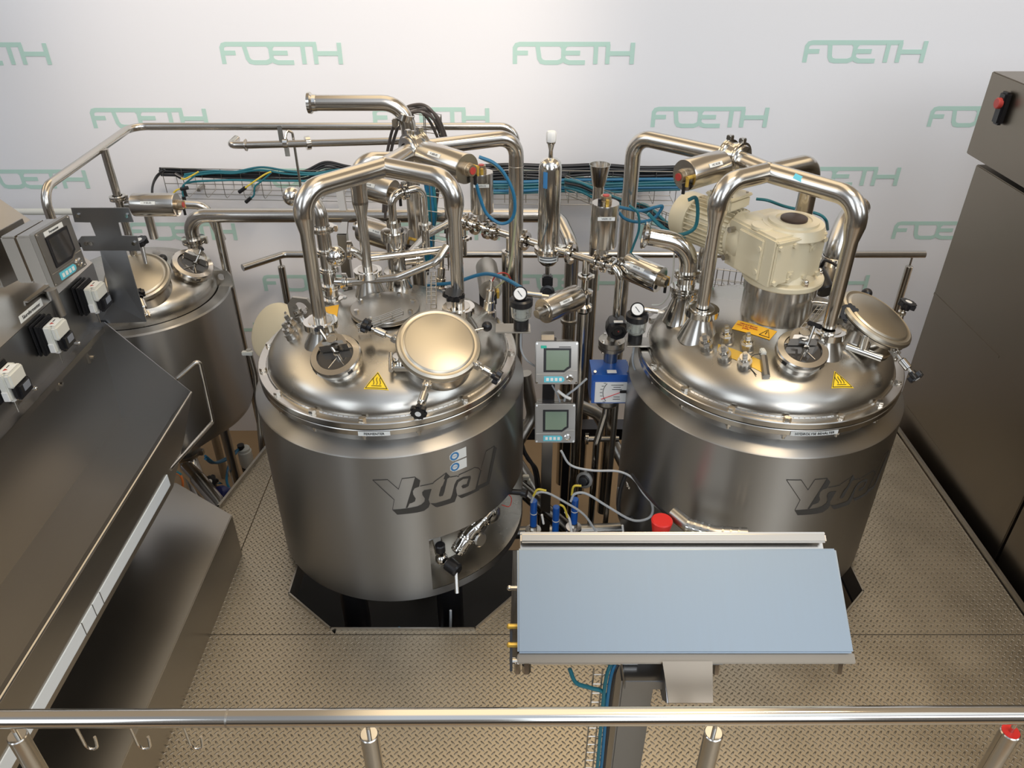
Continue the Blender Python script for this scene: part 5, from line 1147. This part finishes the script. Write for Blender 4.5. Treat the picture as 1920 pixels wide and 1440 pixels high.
wire('blue hose curving over the fermenter rear, left part to the regulator', [(800, 534, 2.95), (850, 530, 2.9), (895, 516, 2.85), (920, 514, 2.8), (950, 524, 2.7), (978, 540, 2.6)], .0075, blue)
wire('teal and yellow hose loop hanging from the big left actuator down the pipe', [(893, 345), (900, 370), (912, 400), (935, 418), (955, 415), (965, 395), (962, 360), (945, 325), (925, 305), (898, 294)], .0065, blue, 2.80)
wire('pale green cable clipped down along the tall left down pipe', [(900, 296), (930, 312), (955, 345), (966, 395), (964, 440), (958, 490), (950, 520), (930, 540)], .0045, olive, 2.85)
wire('teal hose loop hanging from the big right actuator', [(1290, 375), (1305, 372), (1308, 405), (1300, 430), (1270, 440), (1240, 425), (1215, 400)], .007, teal, 2.7)
wire('blue hose loop from the upright actuator beside the funnel', [(1160, 398), (1172, 410), (1195, 416), (1225, 410), (1242, 388), (1230, 388), (1200, 395), (1160, 388)], .0065, blue, 2.95)
wire('teal hose hanging down to the mirror-polished actuator', [(1180, 385), (1196, 400), (1198, 430), (1188, 460), (1182, 475)], .005, teal, 2.9)
wire('thin cream tube curling beside the open elbow outlet', [(1264, 475), (1262, 510), (1255, 550), (1240, 570), (1222, 572)], .0035, creamw, 2.75)
# red bucket-like cone and silver conduit behind the console
q = A(1240, 985, Y=2.05)
t = Thing('red_cone_cap', 'bright red tapered cap standing behind the console', 'cap', (q.x, q.y, q.z-.06)); t.part('cap_shell', MB().lathe(Tz(q), [(0, .028), (.034, .028), (.038, .024), (.038, .018), (.028, -.04), (.026, -.05)], 36), red); t.part('yellow_ring', MB().lathe(Tz(q), [(.027, -.05), (.029, -.052), (.029, -.06), (0, -.06)], 32), yelc); t.part('cap_stem', MB().cyl((q.x, q.y, -.3), (q.x, q.y, q.z-.058), .018), blackst)
cp = [A(1262, 962, Y=2.10), A(1290, 985, Y=2.04), A(1340, 1000, Y=2.0), A(1400, 1003, Y=1.99)]
t = Thing('clamped_conduit', 'fat silver conduit with hose clamps curving along the right vessel foot', 'hose', cp[1]); t.part('conduit_run', MB().tube(cp, .026, .05, 24), castst)
for i in range(1, 8):
    p = cp[0].lerp(cp[3], i/8) if False else (cp[1].lerp(cp[2], (i-1)/4) if i < 5 else cp[2].lerp(cp[3], (i-4)/4)); t.part('hose_clamp', MB().cyl(p-(cp[2]-cp[1]).normalized()*.004, p+(cp[2]-cp[1]).normalized()*.004, .0275), polish)
# hoses and pipes glimpsed below the vessels
for i, (lab, pts, r, m_) in enumerate((
    ('dark curved process pipe low behind the fermenter right side', [A(985, 700, Y=3.1), A(1000, 780, Y=3.1), A(960, 850, Y=3.0), A(1010, 930, Y=2.9)], .03, castst),
    ('dark process pipe elbow low behind the blue flow meter', [A(1085, 760, Y=3.1), A(1120, 775, Y=3.1), A(1150, 830, Y=3.1), A(1175, 880, Y=3.0)], .03, castst),
    ('steel pipe lying low across the gap between the vessels', [A(940, 1000, Y=2.75), A(1200, 990, Y=2.75)], .03, castst),
    ('sloping grey pipe low in the gap, left side', [A(960, 900, Y=2.7), A(1060, 990, Y=2.65)], .035, steel),
    ('bent bright pipe under the fermenter, seen through its front opening', [(-.60, 2.30, -.62), (-.60, 2.16, -.45), (-.45, 2.14, -.45), (-.40, 2.3, -.45)], .03, polish),
    ('horizontal pipe under the fermenter front opening', [(-.30, 2.15, -.42), (.30, 2.15, -.42)], .02, castst))):
    pipe(lab, pts, r, .08, m_, group='low process pipes')
solo('loose_cable', MB().spline([(-.45, 2.06, -.1), (-.40, 2.08, -.3), (-.33, 2.06, -.5)], .005), blue, 'blue cable dangling under the fermenter front opening', 'cable', 'loose cables in the gap')
solo('loose_cable', MB().spline([(-.24, 2.06, .0), (-.245, 2.05, -.2), (-.22, 2.06, -.45)], .005), greyc, 'grey cable dangling under the fermenter front opening', 'cable', 'loose cables in the gap')
# valve cluster in the jacket pocket
t = Thing('sample_valve', 'steel sampling valve with black handles in the jacket pocket', 'valve', cpt(T2, .46, math.radians(26), .18))
h0 = cpt(T2, .50, math.radians(24), .215); h1 = A(848, 1062, Y=h0.y-.035)
t.part('valve_body', MB().cyl(cpt(T2, .41, math.radians(26), .22), h0, .020).sphere(h0, .025, 16).cyl(h0, h0+V((.0, -.01, .06)), .012), polish)
t.part('upper_grip', MB().cyl(h0+V((.0, -.008, .045)), h0+V((0, -.012, .085)), .019, bev=.004), black)
hd = (h1-h0).normalized(); t.part('lever_grip', MB().cyl(h0+hd*.03, h0+hd*.088, .027, bev=.006).cyl(h0+hd*.085, h0+hd*.088, .008, seg=6), black)
t.part('spout', MB().cyl(h0+hd*.075, A(857, 1112, Y=2.03), .009), polish)
t = Thing('outlet_valve_assembly', 'chain of steel pipe clamps and joints lying along the jacket pocket', 'pipework', cpt(T2, .46, math.radians(42), .2))
seq = [(33, .19, .030), (36, .22, .036), (41, .26, .030), (46, .27, .030), (52, .285, .026), (58, .29, .024)]
ch = [cpt(T2, .475, math.radians(a), z) for a, z, _ in seq]
t.part('joint_run', MB().tube(ch, [s[2]*.8 for s in seq], seg=20), polish)
for (a, z, r), p, q in zip(seq, ch, ch[1:]): t.part('clamp_ring', MB().clamp((p+q)/2, q-p, r, .02), polish)
t.part('round_cap', MB().lathe(frame(cpt(T2, .49, math.radians(45), .205), (.7, -.7, .25)), [(.0, -.03), (.027, -.03), (.030, -.01), (.030, .004), (.024, .010), (0, .010)], 32), castst)
t.part('bonnet', MB().lathe(frame(cpt(T2, .49, math.radians(57), .255), (.8, -.5, -.1)), [(.018, -.03), (.036, -.02), (.036, -.004), (.020, .006), (0, .01)], 28), castst)
t.part('red_wire', MB().spline([cpt(T2, .50, math.radians(60), .30), cpt(T2, .52, math.radians(63), .28), cpt(T2, .52, math.radians(65), .31), cpt(T2, .50, math.radians(64), .34)], .002), redd)
t.part('side_knob', MB().cyl(cpt(T2, .50, math.radians(66), .33), cpt(T2, .56, math.radians(68), .33), .012).cyl(cpt(T2, .555, math.radians(68), .33), cpt(T2, .575, math.radians(68), .33), .018), black)
# fermenter rear valve cluster at the left leg
vx = V((A(612, 480, Y=2.75).x, 2.75, 0)); t = Thing('clean_in_place_line', 'vertical steel line with ball joint behind the left leg of the left cross', 'pipework', (vx.x, 2.75, 1.0))
t.part('pipe_run', MB().tube([(vx.x, 2.75, .98), (vx.x, 2.75, zv(2.75, 400)), (vx.x-.03, 2.77, zv(2.75, 372)), (vx.x-.08, 2.80, zv(2.8, 368))], .026, .05, 24), steel)
t.part('end_cap', MB().sphere((vx.x-.115, 2.82, zv(2.82, 368)), .036, 20), polish)
for v_, R in ((428, .045), (470, .036), (505, .034), (535, .040), (560, .045)): t.part('clamp_ring', MB().clamp((vx.x, 2.75, zv(2.75, v_)), (0, 0, 1), R, .02), polish)
bc = V((vx.x+.035, 2.75, zv(2.75, 480))); t.part('ball_joint', MB().sphere(bc, .040, 20), polish)
t.part('side_bend', MB().tube([bc+V((.05, 0, .03)), bc+V((.075, 0, .02)), bc+V((.10, .02, -.02)), bc+V((.24, .06, -.02)), bc+V((.45, .10, -.01))], .0145, .04, 18).clamp(bc+V((.058, 0, .02)), (1, 0, 0), .032), polish)
tb = V((vx.x+.03, 2.74, zv(2.75, 527))); t.part('branch_tee', MB().cyl((vx.x, 2.75, tb.z), tb+V((.06, 0, 0)), .016).clamp(tb+V((.03, 0, 0)), (1, 0, 0), .030), polish)
yq = 2.74
t.part('bent_branch', MB().tube([tb+V((.05, 0, 0)), A(745, 520, Y=yq), A(820, 490, Y=yq), A(838, 462, Y=yq+.05)], .0155, .05, 20), steel)
# small sanitary cluster on the fermenter's right rear
for i, (u, v, lab) in enumerate(((826, 540, 'small steel fitting stack with red wires, rear right of the fermenter, left one'), (916, 585, 'small steel needle fitting with hose, rear right of the fermenter, right one'))):
    p, n = dome_hit(u, v, T2); s = Thing('sensor_stack', lab, 'sensor', p, 'small sensor stacks'); m = frame(p, (.1, 0, 1))
    s.part('body', MB().lathe(m, [(.034, -.02), (.030, .01), (.022, .014), (.022, .05), (.017, .052), (.017, .10), (.010, .104), (.009, .14), (0, .14)], 24), polish)
    s.part('wire', MB().spline([m @ V((0, 0, .13)), m @ V((.02, 0, .17)), m @ V((.06, .03, .16)), m @ V((.09, .06, .10))], .003), redd)
# black star handle by the right port, as in front of the fermenter's rear right leg
s = Thing('port_star_handle', 'black star handle screwed beside the rear right port of the fermenter', 'handle', A(852, 560, z=1.13)); kp_ = A(850, 562, z=1.13); s.part('threaded_rod', MB().cyl(kp_-V((0, -.02, .10)), kp_, .008).cyl(kp_-V((0, -.012, .07)), kp_-V((0, -.005, .04)), .016, seg=6), polish); knob(s, kp_, (.1, -.1, 1), .040, None, False)
# wire ladder pieces on the domes
t = tray('small wire cable ladder lying beside the fermenter blank flange', A(800, 510, z=1.14), A(800, 570, z=1.10), (.035, 0, 0), (0, 0, -.02), 8, .0018)
t = tray('small tilted wire ladder behind the fermenter hatch knob', A(668, 609, z=1.06), A(752, 578, z=1.10), (.01, -.02, 0), (0, 0, -.02), 4, .0018)
t = tray('small wire cable ladder between mounting drum and right sight glass', A(1480, 640, z=1.06), A(1535, 572, z=1.12), (.03, 0, -.0), (0, 0, -.02), 8, .0018)
solo('loose_cable', MB().spline([A(1480, 640, z=1.05), A(1482, 650, z=1.04), A(1497, 642, z=1.07), A(1512, 643, z=1.10)], .004), greyc, 'short pale cable end beside the right sight glass lamp', 'cable', 'loose cables in the gap')
# things under the rear left vessel
q = A(458, 845, Y=3.6)
t = Thing('pneumatic_cylinder', 'pale upright pneumatic unit with blue hoses low behind the fermenter', 'valve', (q.x, 3.6, -.86)); zq = q.z
t.part('body', MB().lathe(Tz((q.x, 3.6, zq)), [(.022, -.32), (.022, -.20), (.034, -.15), (.034, -.10), (.040, -.09), (.040, .0), (.034, .004), (.034, .02), (.02, .03), (0, .03)], 28), creamw)
t.part('band', MB().cyl((q.x, 3.6, zq-.14), (q.x, 3.6, zq-.11), .037), black); t.part('top_cap', MB().cyl((q.x-.01, 3.59, zq+.01), (q.x-.01, 3.59, zq+.05), .020), black); t.part('stand', MB().cyl((q.x, 3.6, -.86), (q.x, 3.6, zq-.3), .02), castst)
for i in range(3): t.part('air_hose', MB().spline([V((q.x-.02, 3.58, zq+.03)), A(432-6*i, 858, Y=3.5), A(405-5*i, 868, Y=3.3), A(385, 855+5*i, Y=3.2)] if i < 2 else [V((q.x-.02, 3.58, zq+.03)), A(430, 870, Y=3.4), A(425, 900, Y=3.2), A(432, 920, Y=3.1)], .007), blue)
t = Thing('floor_pipe', 'shiny twin pipe running out from under the rear left vessel', 'pipe', A(400, 930, Y=2.7)); t.part('pipe_run', MB().tube([A(352, 880, Y=3.2), A(372, 900, Y=3.0), A(412, 950, Y=2.75), A(450, 1010, Y=2.5)], .040, .1, 24), polish)
q = A(400, 905, Y=3.1); t = Thing('floor_valve', 'black star knob on a small valve below the rear left vessel', 'valve', q); knob(t, q, (-.2, -.6, .7), .04); t.part('valve_body', MB().cyl(q-V((0, -.05, .06)), q, .02), polish)
q = A(412, 930, Y=2.95); t = Thing('blue_pump', 'dark blue round pump body at the platform edge', 'pump', q); t.part('pump_body', MB().lathe(frame(q, (-.5, -.5, .7)), [(0, -.08), (.05, -.07), (.055, 0), (.045, .02), (0, .025)], 32), mat('navy_enamel', (.01, .015, .10), .3)); t.part('stand', MB().cyl((q.x, q.y+.03, -.86), (q.x, q.y+.03, q.z-.03), .03), castst)
cable = Thing('orange_wire_loop', 'small orange and teal wires at the far end of the hopper housing', 'cables', A(335, 900, Y=2.62)); cable.part('wire', MB().spline([A(325, 890, Y=2.62), A(335, 888, Y=2.62), A(342, 900, Y=2.62), A(343, 918, Y=2.62)], .005), mat('orange_wire', (.75, .2, .05), .4)); cable.part('wire', MB().spline([A(318, 884, Y=2.62), A(330, 884, Y=2.62), A(340, 890, Y=2.62)], .005), teal)

# ------------------------------------------------------------------ more of the dark clutter low in the gap
for i, (lab, pts, n) in enumerate((('bundle of black hoses dropping left of the display post, low in the gap', [(972, 820), (985, 850), (1003, 880), (1010, 930), (1014, 1000)], 3),
                    ('black hose loop hanging at the left foot of the hydrolysis vessel', [(1172, 885), (1160, 920), (1158, 960), (1185, 972), (1205, 955), (1210, 930)], 1))):
    cablebundle(lab, [A(u, v, Y=(2.75, 2.4)[i]) for u, v in pts], [blackc, hosec], .008, group='black hoses in the gap', n=n, jit=.010)
t = Thing('foot_bracket', 'grey sheet bracket panel at the left foot of the hydrolysis vessel', 'bracket', A(1190, 1000, Y=2.5))
t.part('panel', poly3(MB(), [A(1158, 915, Y=2.55), A(1205, 915, Y=2.5), A(1255, 1010, Y=2.4), A(1180, 1040, Y=2.45)], .006, (0, 1, 0)), sheetd)
for u, v in ((1178, 905), (1200, 947)):
    p = A(u, v, Y=2.48); t.part('panel_bolt', MB().cyl(p, p-V((0, .02, 0)), .010, seg=6).cyl(p-V((0, .02, 0)), p-V((0, .035, 0)), .005), polish)
t = Thing('pipe_cross_bar', 'short horizontal steel bar with end ring behind the right probe, low in the gap', 'pipe', A(1110, 825, Y=3.0))
t.part('bar', MB().cyl(A(1098, 823, Y=3.0), A(1160, 823, Y=3.0), .014), castst); t.part('end_ring', MB().clamp(A(1100, 823, Y=3.0), (1, 0, 0), .028), polish)
t = Thing('cable_clip', 'small pale plastic clip behind the leftmost blue probe', 'clip', A(986, 897, Y=2.9)); t.part('clip_body', MB().box(A(986, 895, Y=2.9), .03, .02, .025, .003).box(A(991, 903, Y=2.9), .016, .02, .03, .003), creamw)
t = Thing('black_valve', 'dark valve body behind the flow meter outlet tube, low in the gap', 'valve', A(1098, 900, Y=2.7)); q = A(1096, 900, Y=2.7)
t.part('valve_body', MB().lathe(frame(q, (-.4, -.8, .3)), [(0, -.05), (.03, -.045), (.034, 0), (.02, .01), (.02, .03), (0, .032)], 24), black); t.part('valve_ring', MB().clamp(q, (-.4, -.8, .3), .038, .012), castst)
for k, (u, v) in enumerate(((1016, 965), (1167, 985))):
    p = A(u, v, Y=2.35); solo('cable_ferrule', MB().cyl(p, p+V((.008, 0, -.05)), .0045), white, ('white cable ferrule between left and middle blue probes', 'white cable ferrule right of the blue probes near the bracket')[k], 'ferrule', 'white cable ferrules')
# strut under the fan cowl side and small light strip of the rear frame
t = Thing('frame_strut', 'thin grey angle strut leaning left of the fermenter', 'strut', A(480, 800, Y=3.1)); t.part('strut_bar', MB().tube([A(466, 655, Y=3.15), A(478, 700, Y=3.15), A(492, 860, Y=3.12)], .013, .02, 12), castst); t.part('strut_clip', MB().box(A(464, 662, Y=3.14), .05, .02, .02, .003), creamw)
